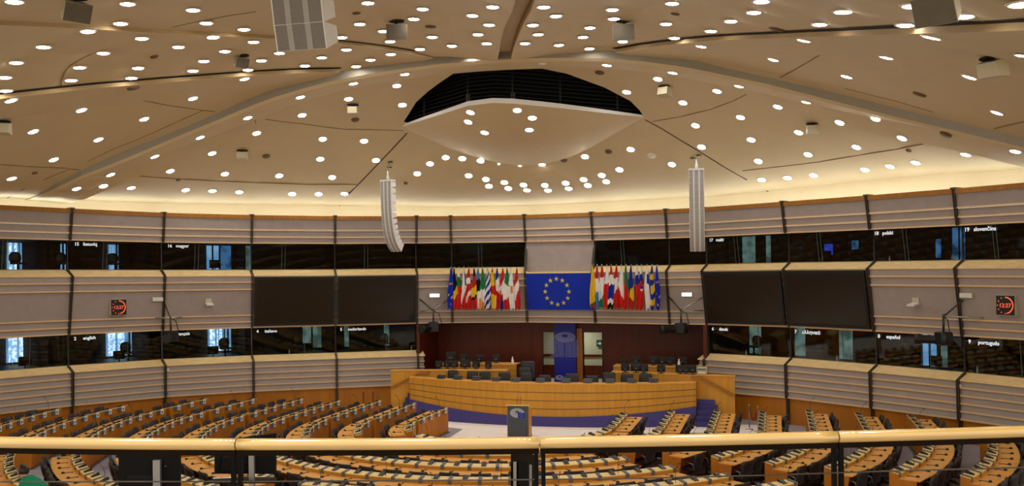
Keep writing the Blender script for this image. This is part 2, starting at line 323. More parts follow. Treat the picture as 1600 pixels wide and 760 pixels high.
for a in ((0, 12, 28, 1, 'sky'), (0, 29, 45, 1, 'skyb'), (0, 95, 106, 1, 'sky'), (1, 171, 178, 1, 'sky'), (1, 178, 186, 1, 'skyb'), (2, 321, 343, 1, 'skyb'), (2, 344, 361, 1, 'dimblue'), (2, 384, 391, 1, 'teal'),
          (0, 11, 44, 0, 'sky'), (0, 44, 58, 0, 'skyb'), (0, 90, 104, 0, 'skyb'), (1, 167, 196, 0, 'sky'), (1, 196, 208, 0, 'skyb'), (2, 326, 348, 0, 'sky'), (2, 350, 362, 0, 'skyb'), (1, 222, 232, 0, 'dimblue'), (3, 473, 486, 0, 'teal'), (3, 489, 502, 0, 'teal'), (4, 538, 545, 0, 'teal'), (4, 600, 608, 0, 'teal'),
          (10, 1171, 1189, 0, 'teal'), (11, 1311, 1332, 0, 'teal'), (11, 1242, 1258, 0, 'teal'), (12, 1441, 1466, 0, 'skyb'), (12, 1470, 1480, 0, 'teal'), (13, 1500, 1508, 1, 'dimblue'), (10, 1160, 1180, 1, 'teal'), (10, 1197, 1204, 1, 'teal'), (11, 1288, 1301, 1, 'scr', -4.2, 6.8, 7.25), (11, 1331, 1341, 1, 'dimblue', -4.2, 7.0, 7.35), (12, 1462, 1470, 1, 'dimblue', -4.3, 6.6, 7.3), (13, 1488, 1497, 1, 'dimblue')):
    if a[0] >= 10: a = a[:5] + (-1.8,) + a[6:]
    rearpane(*a)

# the wall carries on behind the picture's edges, in the same horizontal bands
for i, nm, ang in ((0, 'left', .16), (14, 'right', -.12)):
    a = NP[i]; t = (NP[0] - NP[1]).normalized() if i == 0 else (NP[14] - NP[13]).normalized(); t = Matrix.Rotation(ang, 3, 'Z') @ t
    n = Vector((t.y, -t.x, 0)) * (-1 if i == 0 else 1); mb = MB()
    for z0, z1, o, m in ((-.1, 1.05, .2, 0), (1.05, 2.4, .3, 1), (2.4, 2.62, .34, 2), (2.62, 3.87, -.1, 3), (3.87, 6.22, .2, 1), (6.22, 6.52, .42, 2), (6.52, 7.7, -.05, 3), (7.7, 8.78, .3, 1), (8.78, 8.95, .5, 4), (8.95, 10.4, -.9, 5)):
        b = a + t * 7; mb.hexa([a - n * 1.0, b - n * 1.0, b + n * o, a + n * o], [p + Vector((0, 0, z1)) for p in (a - n * 1.0, b - n * 1.0, b + n * o, a + n * o)], m)
        for k in range(len(mb.v) - 8, len(mb.v) - 4): mb.v[k].z = z0 + DZ[i]
        for k in range(len(mb.v) - 4, len(mb.v)): mb.v[k].z = z1 + DZ[i]
    mb.build('wall_' + nm, ['base', 'fabric', 'sill', 'boothdark', 'trimwood', 'ceiling'], kind='structure')
# ------------------------------------------------------------------ stage recess behind the rostrum
YB = 9.6
def stage_wall():
    xs = {}
    c = lambda px: PY(px, 560, YB).x
    x0, x1 = wp(5, 0, 0).x + .12, wp(10, 0, 0).x - .12
    d0, d1, e0, e1 = c(848), c(866), c(912), c(941)
    zt = PY(857, 519.5, YB).z
    mb = MB()
    def seg(a, b, z0, z1): mb.box(a, b, YB, YB + .15, z0, z1)
    seg(x0 - .3, d0, 0, 3.95); seg(d1, e0, 0, 3.95); seg(e1, x1 + .3, 0, 3.95); seg(d0, d1, zt, 3.95); seg(e0, e1, zt, 3.95)
    # horizontal board reveals on the panelling
    for z in (1.75, 2.25, 2.75, 3.25):
        for a, b in ((x0 + .3, d0 - .5), (e1 + .5, x1 - .3)): mb.box(a, b, YB - .012, YB, z, z + .42, 0)
    mb.build('wall_stage', ['mahog'], kind='structure')
    for s, j, xx in ((-1, 5, x0), (1, 10, x1)):
        m2 = MB(); y0 = wp(j, 0, 0).y - .15
        m2.hexa([(xx - .08, y0, 0), (xx + .08, y0, 0), (xx + .08, YB, 0), (xx - .08, YB, 0)], [(xx - .08, y0, 3.9), (xx + .08, y0, 3.9), (xx + .08, YB, 3.9), (xx - .08, YB, 3.9)], 0)
        # end return of the clad wall
        m2.box(min(xx, xx - s * .0), max(xx, xx - s * .0) + .001, y0, y0 + .1, 0, 3.9, 0)
        m2.build('wall_stage_side', ['mahog'], kind='structure')
        r = MB(); P_ = wp(j, .36, 0); e = Vector((-s, 0, 0)).normalized() if False else (wdir(4) if s < 0 else -wdir(10))
        for k in range(5):
            z1 = 2.38 - .27 * k; q0 = wp(j, .30, z1); q1 = wp(j, .33, z1 - .27)
            r.hexa([q1, q1 + e * .28, q1 + e * .28 - NN[j] * .5, q1 - NN[j] * .5], [q0, q0 + e * .28, q0 + e * .28 - NN[j] * .5, q0 - NN[j] * .5], 0)
            r.hexa([wp(j, .38, z1 - .27), wp(j, .38, z1 - .27) + e * .31, wp(j, -.2, z1 - .27) + e * .31, wp(j, -.2, z1 - .27)], [wp(j, .38, z1 - .225), wp(j, .38, z1 - .225) + e * .31, wp(j, -.2, z1 - .225) + e * .31, wp(j, -.2, z1 - .225)], 1)
        r.hexa([wp(j, .42, 2.38), wp(j, .42, 2.38) + e * .34, wp(j, -.2, 2.38) + e * .34, wp(j, -.2, 2.38)], [wp(j, .36, 2.44), wp(j, .36, 2.44) + e * .3, wp(j, -.2, 2.60) + e * .3, wp(j, -.2, 2.60)], 2)
        r.hexa([wp(j, .25, -.1), wp(j, .25, -.1) + e * .25, wp(j, -.2, -.1) + e * .25, wp(j, -.2, -.1)], [wp(j, .25, 1.03), wp(j, .25, 1.03) + e * .25, wp(j, -.2, 1.03) + e * .25, wp(j, -.2, 1.03)], 3)
        r.build('wall_end', ['fabric', 'lip', 'sill', 'base'], kind='structure')
    m3 = MB(); m3.prism([Vector((wp(j, -.06, 0).x, wp(j, -.06, 0).y, 0)) for j in range(5, 11)] + [Vector((x1 + .2, YB + 2.6, 0)), Vector((x0 - .2, YB + 2.6, 0))], (0, 0, 3.9), (0, 0, 4.0)); m3.build('ceiling_stage', ['mahog'], kind='structure')
    # corridor seen through the two openings
    m4 = MB(); m4.box(d0 - 1.5, e1 + 1.5, YB + 2.2, YB + 2.3, 0, 3.9, 0); m4.box(d0 - 1.5, e1 + 1.5, YB + .15, YB + 2.3, .8, .9, 0)
    m4.box(d0 - 1.6, d0 - 1.5, YB + .15, YB + 2.3, 0, 3.9, 0); m4.box(e1 + 1.5, e1 + 1.6, YB + .15, YB + 2.3, 0, 3.9, 0)
    m4.box(d0 - 1.5, e1 + 1.5, YB + 2.12, YB + 2.2, 1.98, 2.10, 1); m4.box(d0 - 1.5, e1 + 1.5, YB + 2.15, YB + 2.2, .9, 1.55, 1)
    m4.build('wall_corridor', ['greenwall', 'mahog'], kind='structure')
    m5 = MB()
    for a, b in ((d0, d1), (e0, e1)):
        m5.box(a - .06, a, YB - .03, YB + .17, .9, zt + .06, 0); m5.box(b, b + .06, YB - .03, YB + .17, .9, zt + .06, 0)
    m5.build('trim_2', ['mahog'], kind='structure')
    la = bpy.data.lights.new('corridor_lamp', 'AREA'); la.energy = 26; la.size = .5; la.shape = 'RECTANGLE'; la.size_y = .3; la.color = (1, .95, .8)
    lo = bpy.data.objects.new('corridor_lamp', la); lo.location = ((d0 + e1) / 2, YB + 1.0, 3.7); COL.objects.link(lo)
    # door leaf standing open between banner and right opening
    t = thing('door_1', (e0 - .25, YB - .1, .9)); t['kind'] = 'structure'
    MB().box(c(902), c(911), YB - .14, YB - .03, .9, 3.55).build('leaf', 'base', t)
    # banner
    b0, b1 = PY(866.5, 560, YB - .3).x, PY(900, 560, YB - .3).x
    t = thing('banner', ((b0 + b1) / 2, YB - .3, .9), 'tall blue banner with parliament lettering between the two doorways', 'banner')
    MB().box(b0, b1, YB - .32, YB - .27, .9, 3.82).build('panel', 'banner', t)
    EP = ['Европейски парламент', 'Parlamento Europeo', 'Evropský parlament', 'Europa-Parlamentet', 'Europäisches Parlament', 'Euroopa Parlament', 'Ευρωπαϊκό Κοινοβούλιο', 'European Parliament', 'Parlement européen', 'Parlaimint na hEorpa', 'Europski parlament', 'Parlamento europeo',
          'Eiropas Parlaments', 'Europos Parlamentas', 'Európai Parlament', 'Parlament Ewropew', 'Europees Parlement', 'Parlament Europejski', 'Parlamento Europeu', 'Parlamentul European', 'Európsky parlament', 'Evropski parlament', 'Euroopan parlamentti', 'Europaparlamentet']
    zA, zB2 = PY(880, 532, YB - .3).z, PY(880, 558, YB - .3).z; mid = (b0 + b1) / 2 - .02
    for k, s_ in enumerate(EP):
        r_, col_ = k % 12, k // 12; z = lerp(zA, zB2, r_ / 11)
        text(s_, .078, frame((mid - .03 if col_ == 0 else mid + .03, YB - .325, z), (1, 0, 0), (0, 0, 1), (0, -1, 0)), 'bannerd', t, align='RIGHT' if col_ == 0 else 'LEFT', bold=.003, ext=.001)
    hemicycle(t, ((b0 + b1) / 2, YB - .325, PY(883, 527, YB - .3).z), .5, .24, 'bannerd', False)
    hemicycle(t, (b0 + .24, YB - .325, PY(872, 590.5, YB - .3).z), .2, .12, 'logo', False)
    hemicycle(t, (b0 + .62, YB - .325, PY(882, 590, YB - .3).z), .12, .12, 'logo', False)
    t = thing('exit_sign', PY(937, 537, YB + 2.1), 'small green exit sign on the pale wall inside the right doorway', 'sign')
    p = PY(937, 537, YB + 2.1); MB().box(p.x - .16, p.x + .16, YB + 2.08, YB + 2.12, p.z - .17, p.z + .17).build('plate', 'green', t)
    MB().poly([(p.x - .1, YB + 2.075, p.z + .03), (p.x - .1, YB + 2.075, p.z - .03), (p.x, YB + 2.075, p.z - .03), (p.x, YB + 2.075, p.z - .1), (p.x + .1, YB + 2.075, p.z), (p.x, YB + 2.075, p.z + .1), (p.x, YB + 2.075, p.z + .03)]).build('arrow', 'label', t)
def hemicycle(t, c, rx, rz, m, flag=True):
    # seating-fan emblem: concentric rows of dashes in an ellipse with an empty eye, facing -y
    c = Vector(c); mb = MB()
    for k, (s, n) in enumerate(((.40, 14), (.58, 20), (.76, 26), (.94, 32))):
        w = .075
        for j in range(n):
            a0 = 2 * PI * (j + .12) / n; a1 = 2 * PI * (j + .88) / n
            if flag and math.cos((a0 + a1) / 2) * s > .1 and math.sin((a0 + a1) / 2) * s < .05: continue
            q = lambda a, s_: c + Vector((math.cos(a) * s_ * rx, 0, math.sin(a) * s_ * rz + (1 - s_) * rz * .35))
            mb.quad(q(a0, s - w), q(a1, s - w), q(a1, s + w), q(a0, s + w))
    mb.build('emblem', m, t)
    if flag:
        f = MB(); f.box(c.x + .12 * rx, c.x + .98 * rx, c.y - .004, c.y, c.z - .78 * rz, c.z + .06 * rz); fo = f.build('emblem_flag', 'euwall', t)
        st = MB()
        for k in range(12):
            a = 2 * PI * k / 12; st.lathe([(.045 * rx, 0), (.045 * rx, .003)], (c.x + .55 * rx + math.cos(a) * .24 * rx, c.y - .004, c.z - .36 * rz + math.sin(a) * .24 * rx), 0, 5, (0, -1, 0))
        st.build('emblem_stars', 'star', t)
stage_wall()
# ------------------------------------------------------------------ large flag on the front wall
def star_poly(c, r, ex, ez, nn):
    return [c + ex * (math.sin(PI * k / 5) * (r if k % 2 == 0 else r * .382)) + ez * (math.cos(PI * k / 5) * (r if k % 2 == 0 else r * .382)) for k in range(10)]
def eu_panel():
    i = 7; nz = wnor(i); ex = wdir(i)
    def q(t, z, o): return wq(i, t, MID_O(z) + o, z)
    z1, z0 = 6.185, 4.50
    t = thing('wall_flag', q(.5, z0, .1), 'large royal blue wall flag with a ring of twelve gold stars', 'flag')
    mb = MB(); mb.hexa([q(.015, z0, .05), q(.985, z0, .05), q(.985, z0, .12), q(.015, z0, .12)], [q(.015, z1, .05), q(.985, z1, .05), q(.985, z1, .12), q(.015, z1, .12)]); mb.build('cloth', 'euwall', t)
    W_ = (wp(8, 0, 0) - wp(7, 0, 0)).length; R_ = .60; zc_ = (z0 + z1) / 2
    for k in range(12):
        a = 2 * PI * k / 12; zz = zc_ + math.cos(a) * R_; tt = .475 + math.sin(a) * R_ / W_
        c = q(tt, zz, .125); upd = (q(tt, zz + .1, .125) - c).normalized()
        b = MB(); pl = star_poly(c, .125, ex, upd, nz); b.prism(pl, (0, 0, 0), nz * .012); b.build('star', 'star', t)
eu_panel()
# ------------------------------------------------------------------ four dark video walls
for i, lab in ((3, 'large blank dark video screen, left of the pair over the italiano booth'), (4, 'large blank dark video screen beside the left flags, over the nederlands booth'), (10, 'large blank dark video screen beside the right flags, over the dansk booth'), (11, 'large blank dark video screen, right of the pair over the ελληνικά booth')):
    def q(t, z, o): return wq(i, t, MID_O(z) + o, z)
    t = thing('video_screen', q(.5, 3.97, .1), lab, 'screen', 'video walls')
    a, b, z0, z1 = .022, .978, 3.97, 6.17
    mb = MB(); mb.hexa([q(a, z0, .09), q(b, z0, .09), q(b, z0, .2), q(a, z0, .2)], [q(a, z1, .09), q(b, z1, .09), q(b, z1, .2), q(a, z1, .2)]); mb.build('housing', 'bezel', t)
    g = .025; mb = MB(); mb.hexa([q(a + g, z0 + .12, .19), q(b - g, z0 + .12, .19), q(b - g, z0 + .12, .207), q(a + g, z0 + .12, .207)], [q(a + g, z1 - .13, .19), q(b - g, z1 - .13, .19), q(b - g, z1 - .13, .207), q(a + g, z1 - .13, .207)]); mb.build('display', 'screen', t)
# ------------------------------------------------------------------ flags
CC = dict(k='14120f', w='e6e4de', r='c2241c', g='1f7a44', b='1c2f96', y='e2b81e', o='d9802a', lb='3f7fb8', eu='1a2fb0', dg='20603a', tan='b89a70', dr='8c1d22')
for k, v in CC.items(): M['flag_' + k] = mat('flag cloth ' + k, v, .8, var=.05, scale=8, spec=.15)
def bands(*bs):
    def f(u, t):
        for c, a, b in bs:
            if t < lerp(a, b, u): return c
        return bs[-1][0]
    return f
def eu(u, t):
    for a, b in ((.3, .38), (.72, .36), (.22, .66), (.75, .70), (.5, .88)):
        if abs(u - a) < .12 and abs(t - b) < .022: return 'y'
    return 'eu'
def greece(u, t): return 'b' if int((t * 1.0 + u * .22) * 9) % 2 == 0 else 'w'
def cyprus(u, t): return 'o' if abs(u - .55) < .2 and abs(t - .52) < .09 else 'w'
def slovakia(u, t):
    if abs(u - .45) < .30 and .34 < t < .56: return 'w' if abs(u - .45) > .2 or t > .53 else ('b' if t > .46 else 'r')
    return bands(('w', .2, .18), ('b', .5, .42), ('r', 2, 2))(u, t)
def czech(u, t): return 'b' if u > .7 and t < .42 else bands(('w', .95, .45), ('r', 2, 2))(u, t)
def finland(u, t): return 'b' if (.18 < t < .42 and u > .45) or (u > .75 and t > .4) else 'w'
def france(u, t):
    if t < lerp(.3, .2, u): return 'b'
    return 'w' if t < .55 or u < .25 else 'r'
FL = [('European', 705.6, eu), ('Belgian', 712, bands(('k', .62, .4), ('y', .82, .62), ('r', 2, 2))), ('Bulgarian', 719.5, bands(('w', .2, .22), ('g', .46, .42), ('r', 2, 2))), ('Czech', 727, czech), ('Danish', 734.7, bands(('r', .24, .22), ('w', .40, .36), ('r', .70, .5), ('w', .85, .6), ('r', 2, 2))), ('German', 743, bands(('k', .2, .18), ('r', .50, .40), ('y', .74, .64), ('k', .80, .72), ('r', 2, 2))), ('Estonian', 750, bands(('lb', .3, .24), ('k', .62, .48), ('w', 2, 2))), ('Irish', 757, bands(('g', .55, .48), ('w', .72, .84), ('o', 2, 2))), ('Greek', 765.5, greece), ('Spanish', 773, bands(('r', .1, .1), ('y', .45, .40), ('r', .62, .66), ('y', 2, 2))), ('French', 781, france), ('Croatian', 789, bands(('r', .5, .22), ('w', .62, .66), ('r', .80, .7), ('b', 2, 2))), ('Italian', 796, bands(('g', .36, .46), ('w', .80, .70), ('r', 2, 2))), ('Cypriot', 802.4, cyprus), ('Latvian', 812, bands(('r', .45, .24), ('w', .80, .42), ('r', 2, 2)))]
FR = [('Lithuanian', 933, bands(('y', .92, .86), ('dg', 1.0, .9), ('r', 2, 2))), ('Luxembourg', 941, bands(('r', .30, .28), ('w', .66, .58), ('lb', 2, 2))), ('Hungarian', 948, bands(('r', .28, .26), ('w', .86, .64), ('g', 2, 2))), ('Maltese', 956, bands(('w', .44, .40), ('r', 2, 2))), ('Dutch', 963, bands(('r', .20, .2), ('w', .46, .42), ('b', .76, .78), ('w', .90, .88), ('k', 2, 2))), ('Austrian', 970.6, bands(('r', .30, .26), ('w', .66, .52), ('r', 2, 2))), ('Polish', 978.4, bands(('w', .46, .86), ('r', 2, 2))), ('Portuguese', 986, bands(('g', .30, .62), ('r', 2, 2))), ('Romanian', 993.8, bands(('b', .62, .45), ('y', .72, .82), ('r', 2, 2))), ('Slovene', 1002.8, bands(('w', .22, .2), ('b', .45, .40), ('r', 2, 2))), ('Slovak', 1010, slovakia), ('Finnish', 1018.6, finland), ('Swedish', 1026.8, bands(('b', .2, .18), ('y', .33, .30), ('b', .48, .40), ('y', .70, .58), ('b', .80, .74), ('y', .93, .9), ('b', 2, 2))), ('European', 1034.4, eu)]
def flag(nat, px, fn, i, k):
    tt = wt(i, px); ex = wdir(i); nz = wnor(i)
    top = wq(i, tt, .78, 6.42); top.z = PD(px, 420 - (4 if px > 900 else 0), (top - EYE).dot(FWD)).z
    H = 1.98; low = wq(i, tt, .42, 5.1)
    what = ('flag on the pole nearest the left screens' if px < 800 else 'flag on the pole nearest the right screens') if nat == 'European' else 'flag on a pole ' + ('left' if px < 800 else 'right') + ' of the large wall flag'
    t = thing('flag', low, ('blue starred European ' if nat == 'European' else 'limp hanging ' + nat + ' ') + what, 'flag', 'flags left of the wall flag' if px < 800 else 'flags right of the wall flag')
    rnd = random.Random(k * 7 + int(px)); nU, nT = 10, 44; wmax = .118 + rnd.random() * .03; ph = rnd.random() * 6; lean = rnd.uniform(-.05, .05)
    pole = MB(); pole.tube([low, top + Vector((0, 0, .03))], .016, 0, 8); pole.sphere(top + Vector((0, 0, .06)), .03, 0, 8, 5); pole.build('pole', 'steel', t)
    keys = sorted({fn((a + .5) / nU, (b + .5) / nT) for a in range(nU) for b in range(nT)}); mb = MB(); V = []
    for b in range(nT + 1):
        tv = b / nT; wv = .025 + (wmax - .025) * min(1, tv / .5) ** .9 * (1 - .12 * max(0, tv - .8) / .2)
        for a in range(nU + 1):
            u = a / nU; s = (u - .5) * 2
            z = -H * tv * (1 - .07 * abs(math.sin(u * PI * 1.5 + ph)))
            V.append(top + ex * (s * wv + lean * tv + .02 * math.sin(tv * 6 + ph)) + nz * (.06 * math.sin(u * PI * 3 + ph + tv) * (.25 + .75 * tv) + .02 - .10 * (1 - tv) * 0) + Vector((0, 0, z)))
    mb.v = V
    for b in range(nT):
        for a in range(nU):
            j = b * (nU + 1) + a; mb.f.append((j, j + nU + 1, j + nU + 2, j + 1)); mb.m.append(keys.index(fn((a + .5) / nU, (b + .5) / nT))); mb.sm.append(True)
    mb.build('cloth', ['flag_' + c for c in keys], t)
for k, (n, px, fn) in enumerate(FL): flag(n, px, fn, 6, k)
for k, (n, px, fn) in enumerate(FR): flag(n, px, fn, 8, k + 20)
# ------------------------------------------------------------------ signs, clocks, cameras, brackets on the fascia
def onwall(i, px, py, o=.05):
    t = wt(i, px)
    z = 5.2
    for _ in range(4):
        p = wq(i, t, MID_O(z) + o, z); z = PD(px, py, (p - EYE).dot(FWD)).z; t2 = t
        # refine column at this height
        lo, hi = -.1, 1.1
        for _ in range(25):
            mid = (lo + hi) / 2
            if proj(wq(i, mid, MID_O(z) + o, z))[0] < px: lo = mid
            else: hi = mid
        t = lo
    return wq(i, t, MID_O(z) + o, z) - Vector((0, 0, lerp(DZ[i], DZ[i + 1], t)))
def wframe(i, p): return frame(p, wdir(i), UPV, wnor(i))
for i, px, py, lit, lab in ((5, 679, 462, 1, 'lit white sign box on the panel left of the flags'), (9, 1073.5, 460.5, 1, 'lit white sign box on the panel right of the flags'), (1, 246, 468, 0, 'unlit white box beside the left clock panel post'), (13, 1510, 462, 0, 'unlit white box beside the right clock')):
    p = onwall(i, px, py); mw = wframe(i, p); t = thing('sign_box', p, lab, 'sign')
    MB().box(-.24, .24, -.09, .09, -.06, .04, 0, mw).build('housing', 'lightgrey', t)
    MB().box(-.225, .225, -.075, .075, .04, .05, 0, mw).build('face', 'exitg' if lit else 'whitep', t)
for i, px, py, lab in ((1, 185.5, 480.5, 'square red digital clock on the left wall panel'), (13, 1571, 477.5, 'square red digital clock on the right wall panel')):
    p = onwall(i, px, py, .12); mw = wframe(i, p); t = thing('wall_clock', p, lab, 'clock', 'red digital clocks')
    MB().box(-.34, .34, -.34, .34, -.14, .0, 0, mw).build('case', 'lightgrey', t); MB().box(-.32, .32, -.32, .32, 0, .012, 0, mw).build('face', 'bezel', t)
    d = MB()
    for k in range(28):
        q = lambda kk, r: mw @ Vector((r * math.sin(2 * PI * kk / 60), r * math.cos(2 * PI * kk / 60), .016)); d.quad(q(k, .245), q(k + 1, .245), q(k + 1, .285), q(k, .285))
    for k in range(5, 12):
        a = 2 * PI * k / 12; c = mw @ Vector((.27 * math.sin(a), .27 * math.cos(a), .012)); MB().lathe([(.02, 0), (.02, .006)], c, 0, 8, wnor(i)).build('hour_dot', 'led', t)
    d.build('seconds_ring', 'led', t)
    text('12:27', .19, mw @ Matrix.Translation((-.01, -.065, .016)), 'led', t, 'digits', 'CENTER', bold=.001)
for i, px, py, lab in ((2, 326, 474, 'small white bracket unit on the panel left of the screens'), (12, 1431, 474, 'small white bracket unit on the panel right of the screens')):
    p = onwall(i, px, py, .04); mw = wframe(i, p); t = thing('wall_bracket', p, lab, 'bracket', 'white wall units')
    MB().box(-.13, .13, -.02, .2, -.03, .03, 0, mw).build('plate', 'lightgrey', t)
    b = MB(); b.hexa([mw @ Vector(q) for q in ((-.15, -.06, .0), (.15, -.06, .0), (.15, -.10, .34), (-.15, -.10, .34))], [mw @ Vector(q) for q in ((-.15, .02, 0), (.15, .02, 0), (.15, -.05, .34), (-.15, -.05, .34))]); b.build('shelf', 'whitep', t)
for i, px, py in ((2, 260.5, 572), (13, 1504, 592)):
    t_ = wt(i, px); p = wq(i, .03 if i == 2 else .012, .36, 2.2); t = thing('wall_sensor', p, 'small white sensor below the sill of the ' + ('left' if i == 2 else 'right') + ' wall', 'sensor')
    MB().rbox(-.05, .05, -.06, .06, -.05, .02, .02, 0, wframe(i, p)).build('housing', 'whitep', t)
def camera_rig(i, px, py, arms, lab, flip=1):
    # head hangs from a mast; struts run back to the posts
    base = onwall(i, px, py, .05); n = wnor(i); e = wdir(i); hub = base + n * .75
    hub = PD(px, py, (hub - EYE).dot(FWD)); t = thing('broadcast_camera', hub, lab, 'camera', 'wall cameras')
    for k, (qx, qy) in enumerate(arms):
        a = onwall(i, qx, qy, .06); MB().tube([a, hub], .032, 0, 6).build('strut', 'steel' if k else 'post', t)
    MB().tube([hub + Vector((0, 0, .08)), hub - Vector((0, 0, .55))], .04, 0, 8).build('mast', 'post', t)
    c = hub - Vector((0, 0, .78)); d = (Vector((0, -6, 0)) - Vector((c.x, c.y, 0))).normalized(); s = Vector((-d.y, d.x, 0)) * flip; mw = frame(c, s, UPV, d)
    b = MB(); b.rbox(-.24, .24, -.2, .26, -.22, .22, .08, 0, mw); b.build('head', 'blackp', t)
    b = MB(); b.lathe([(.13, 0), (.15, .1), (.15, .55), (.19, .58), (.19, .72)], mw @ Vector((-.18, -.02, .1)), 0, 12, (d * .75 - s * .65)); b.build('lens', 'bezel', t)
    MB().tube([hub, hub + s * .25 + Vector((0, 0, -.1)), c + s * .38 + Vector((0, 0, .2)), c + s * .3 - Vector((0, 0, .1))], .02, 0, 6).build('cable', 'blackp', t)
camera_rig(5, 677, 486, ((656, 468), (703, 466), (656, 487)), 'black broadcast camera hanging left of the flags')
camera_rig(9, 1064, 486, ((1045, 464), (1099, 464), (1099, 486)), 'black broadcast camera hanging right of the flags')
camera_rig(2, 266.5, 498, ((257, 474), (228, 497), (284, 496)), 'black broadcast camera over the français booth, left wall')
camera_rig(13, 1474, 495, ((1505, 469), (1505, 496), (1536, 497)), 'black broadcast camera over the español booth, right wall')
# ------------------------------------------------------------------ ceiling shell
def zc(x, y):
    q = 14 - .0165 * x * x - (.007 if y < -4 else .036) * (y + 4) ** 2; m = 9.4
    return .5 * (q + m + math.sqrt((q - m) ** 2 + .6))
def cpt(px, py, dz=0.0):
    r = ray(px, py); d, st = 6.0, .5
    f = lambda d: (EYE + r * d).z - zc((EYE + r * d).x, (EYE + r * d).y)
    while f(d) < 0 and d < 70: d += st
    lo, hi = d - st, d
    for _ in range(30):
        mid = (lo + hi) / 2
        if f(mid) < 0: lo = mid
        else: hi = mid
    p = EYE + r * lo; p.z += dz; return p
EYEU = [(631, 190), (637, 181), (650, 160), (668, 143.5), (689, 128), (710, 114), (755, 110), (800, 107.5), (845, 107), (885, 115), (945, 137), (985, 158), (999, 172), (1005, 181)]
RET = [(985, 187), (900, 178), (800, 172), (740, 175), (690, 188), (650, 197)]
hole = [cpt(*p) for p in EYEU + RET]
hp = [Vector((p.x, p.y)) for p in hole]
def inside(x, y):
    c = False; j = len(hp) - 1
    for i in range(len(hp)):
        a, b = hp[i], hp[j]
        if (a.y > y) != (b.y > y) and x < (b.x - a.x) * (y - a.y) / (b.y - a.y) + a.x: c = not c
        j = i
    return c
pts = [Vector(p) for p in hp]
yy = -33.0
while yy < 16:
    xx = -27.0
    while xx < 27.1:
        if min((Vector((xx, yy)) - h).length for h in hp) > .3: pts.append(Vector((xx, yy)))
        xx += .75
    yy += .75
nh = len(hp); vo, ed, fa, *_ = delaunay_2d_cdt(pts, [(i, (i + 1) % nh) for i in range(nh)], [], 0, 1e-5)
mb = MB(); mb.v = [Vector((v.x, v.y, zc(v.x, v.y))) for v in vo]
for f in fa:
    c = sum((Vector((vo[k].x, vo[k].y)) for k in f), Vector((0, 0))) / len(f)
    if not inside(c.x, c.y): mb.f.append(tuple(reversed(f))); mb.m.append(0); mb.sm.append(True)
mb.build('ceiling', 'ceiling', kind='structure')
BV = [BVHTree.FromPolygons([tuple(v) for v in mb.v], mb.f)]
# void above the eye: black attic over the opening
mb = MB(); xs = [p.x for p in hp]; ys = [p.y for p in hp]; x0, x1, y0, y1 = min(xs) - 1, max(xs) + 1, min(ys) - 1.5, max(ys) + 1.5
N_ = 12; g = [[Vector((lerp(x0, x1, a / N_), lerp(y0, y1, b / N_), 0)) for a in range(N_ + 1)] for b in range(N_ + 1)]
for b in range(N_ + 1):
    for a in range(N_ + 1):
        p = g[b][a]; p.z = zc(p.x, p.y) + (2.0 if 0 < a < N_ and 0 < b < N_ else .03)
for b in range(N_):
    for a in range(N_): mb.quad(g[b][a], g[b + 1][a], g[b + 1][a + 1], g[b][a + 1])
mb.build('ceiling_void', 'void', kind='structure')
# hanging shield that peels away from the shell
NEAR = [(628, 198), (663, 186.5), (700, 175), (731, 165), (770, 160.5), (800, 161.5), (838, 165), (875, 168.5), (920, 173.5), (965, 178.5), (1006, 183)]
FARC = [(628, 198.5), (662, 214), (700, 231), (735, 243), (775, 254), (815, 259.5), (850, 257.5), (885, 248.5), (922, 231.5), (962, 207.5), (1006, 183.5)]
K = len(NEAR); near = []
for k, p in enumerate(NEAR):
    b = cpt(*p); s = math.sin(PI * k / (K - 1)); near.append(EYE + (b - EYE) * (1 - .055 * s) - Vector((0, 0, .01)))
farc = [cpt(px, py, -.01) for px, py in FARC]
mb = MB(); R_ = []
for k in range(K):
    R_.append([lerp(near[k], farc[k], s / 10) - Vector((0, 0, .22 * math.sin(PI * s / 10) * math.sin(PI * k / (K - 1)))) for s in range(11)])
def grid(mb, R_, m=0):
    i0 = len(mb.v); n = len(R_[0])
    for r in R_: mb.v += r
    for k in range(len(R_) - 1):
        for j in range(n - 1): a = i0 + k * n + j; mb.f.append((a, a + 1, a + n + 1, a + n)); mb.m.append(m); mb.sm.append(True)
grid(mb, R_)
up = [p + Vector((0, 0, .06 + .13 * math.sin(PI * (k + .8) / (K + .6)))) for k, p in enumerate(near)]
for k in range(K - 1): mb.quad(near[k], near[k + 1], up[k + 1], up[k], 1)
for k in range(K - 1): mb.quad(up[k], up[k + 1], farc[k + 1] + Vector((0, 0, .06)), farc[k] + Vector((0, 0, .06)), 0)
mb.build('ceiling_shield', ['ceiling', 'shieldedge'], kind='structure')
BV.append(BVHTree.FromPolygons([tuple(v) for v in mb.v], mb.f))
# dark louvre rails inside the eye, and a catwalk post
mb = MB()
for lv in range(9):
    h = .16 + lv * .15; pl = []
    for k in range(K):
        q = near[k] + (farc[k] - near[k]) * .05 + Vector((0, 0, .1 + h)); pl.append(q)
    pl = [lerp(pl[0], pl[1], .25)] + pl[1:-1] + [lerp(pl[-1], pl[-2], .25)]
    mb.tube(pl, .014, 0, 5)
for k in (1, 3, 5, 7, 9):
    q = near[k] + (farc[k] - near[k]) * .06; mb.tube([q, q + Vector((0, 0, 1.5))], .03, 0, 6)
for px, k in ((734, 3), (806, 5)): q = near[k] + (farc[k] - near[k]) * .08; mb.box(q.x - .07, q.x + .07, q.y, q.y + .1, q.z + .1, q.z + .62, 1)
mb.build('ceiling_louvre', ['louvre', 'spkg'], kind='structure')
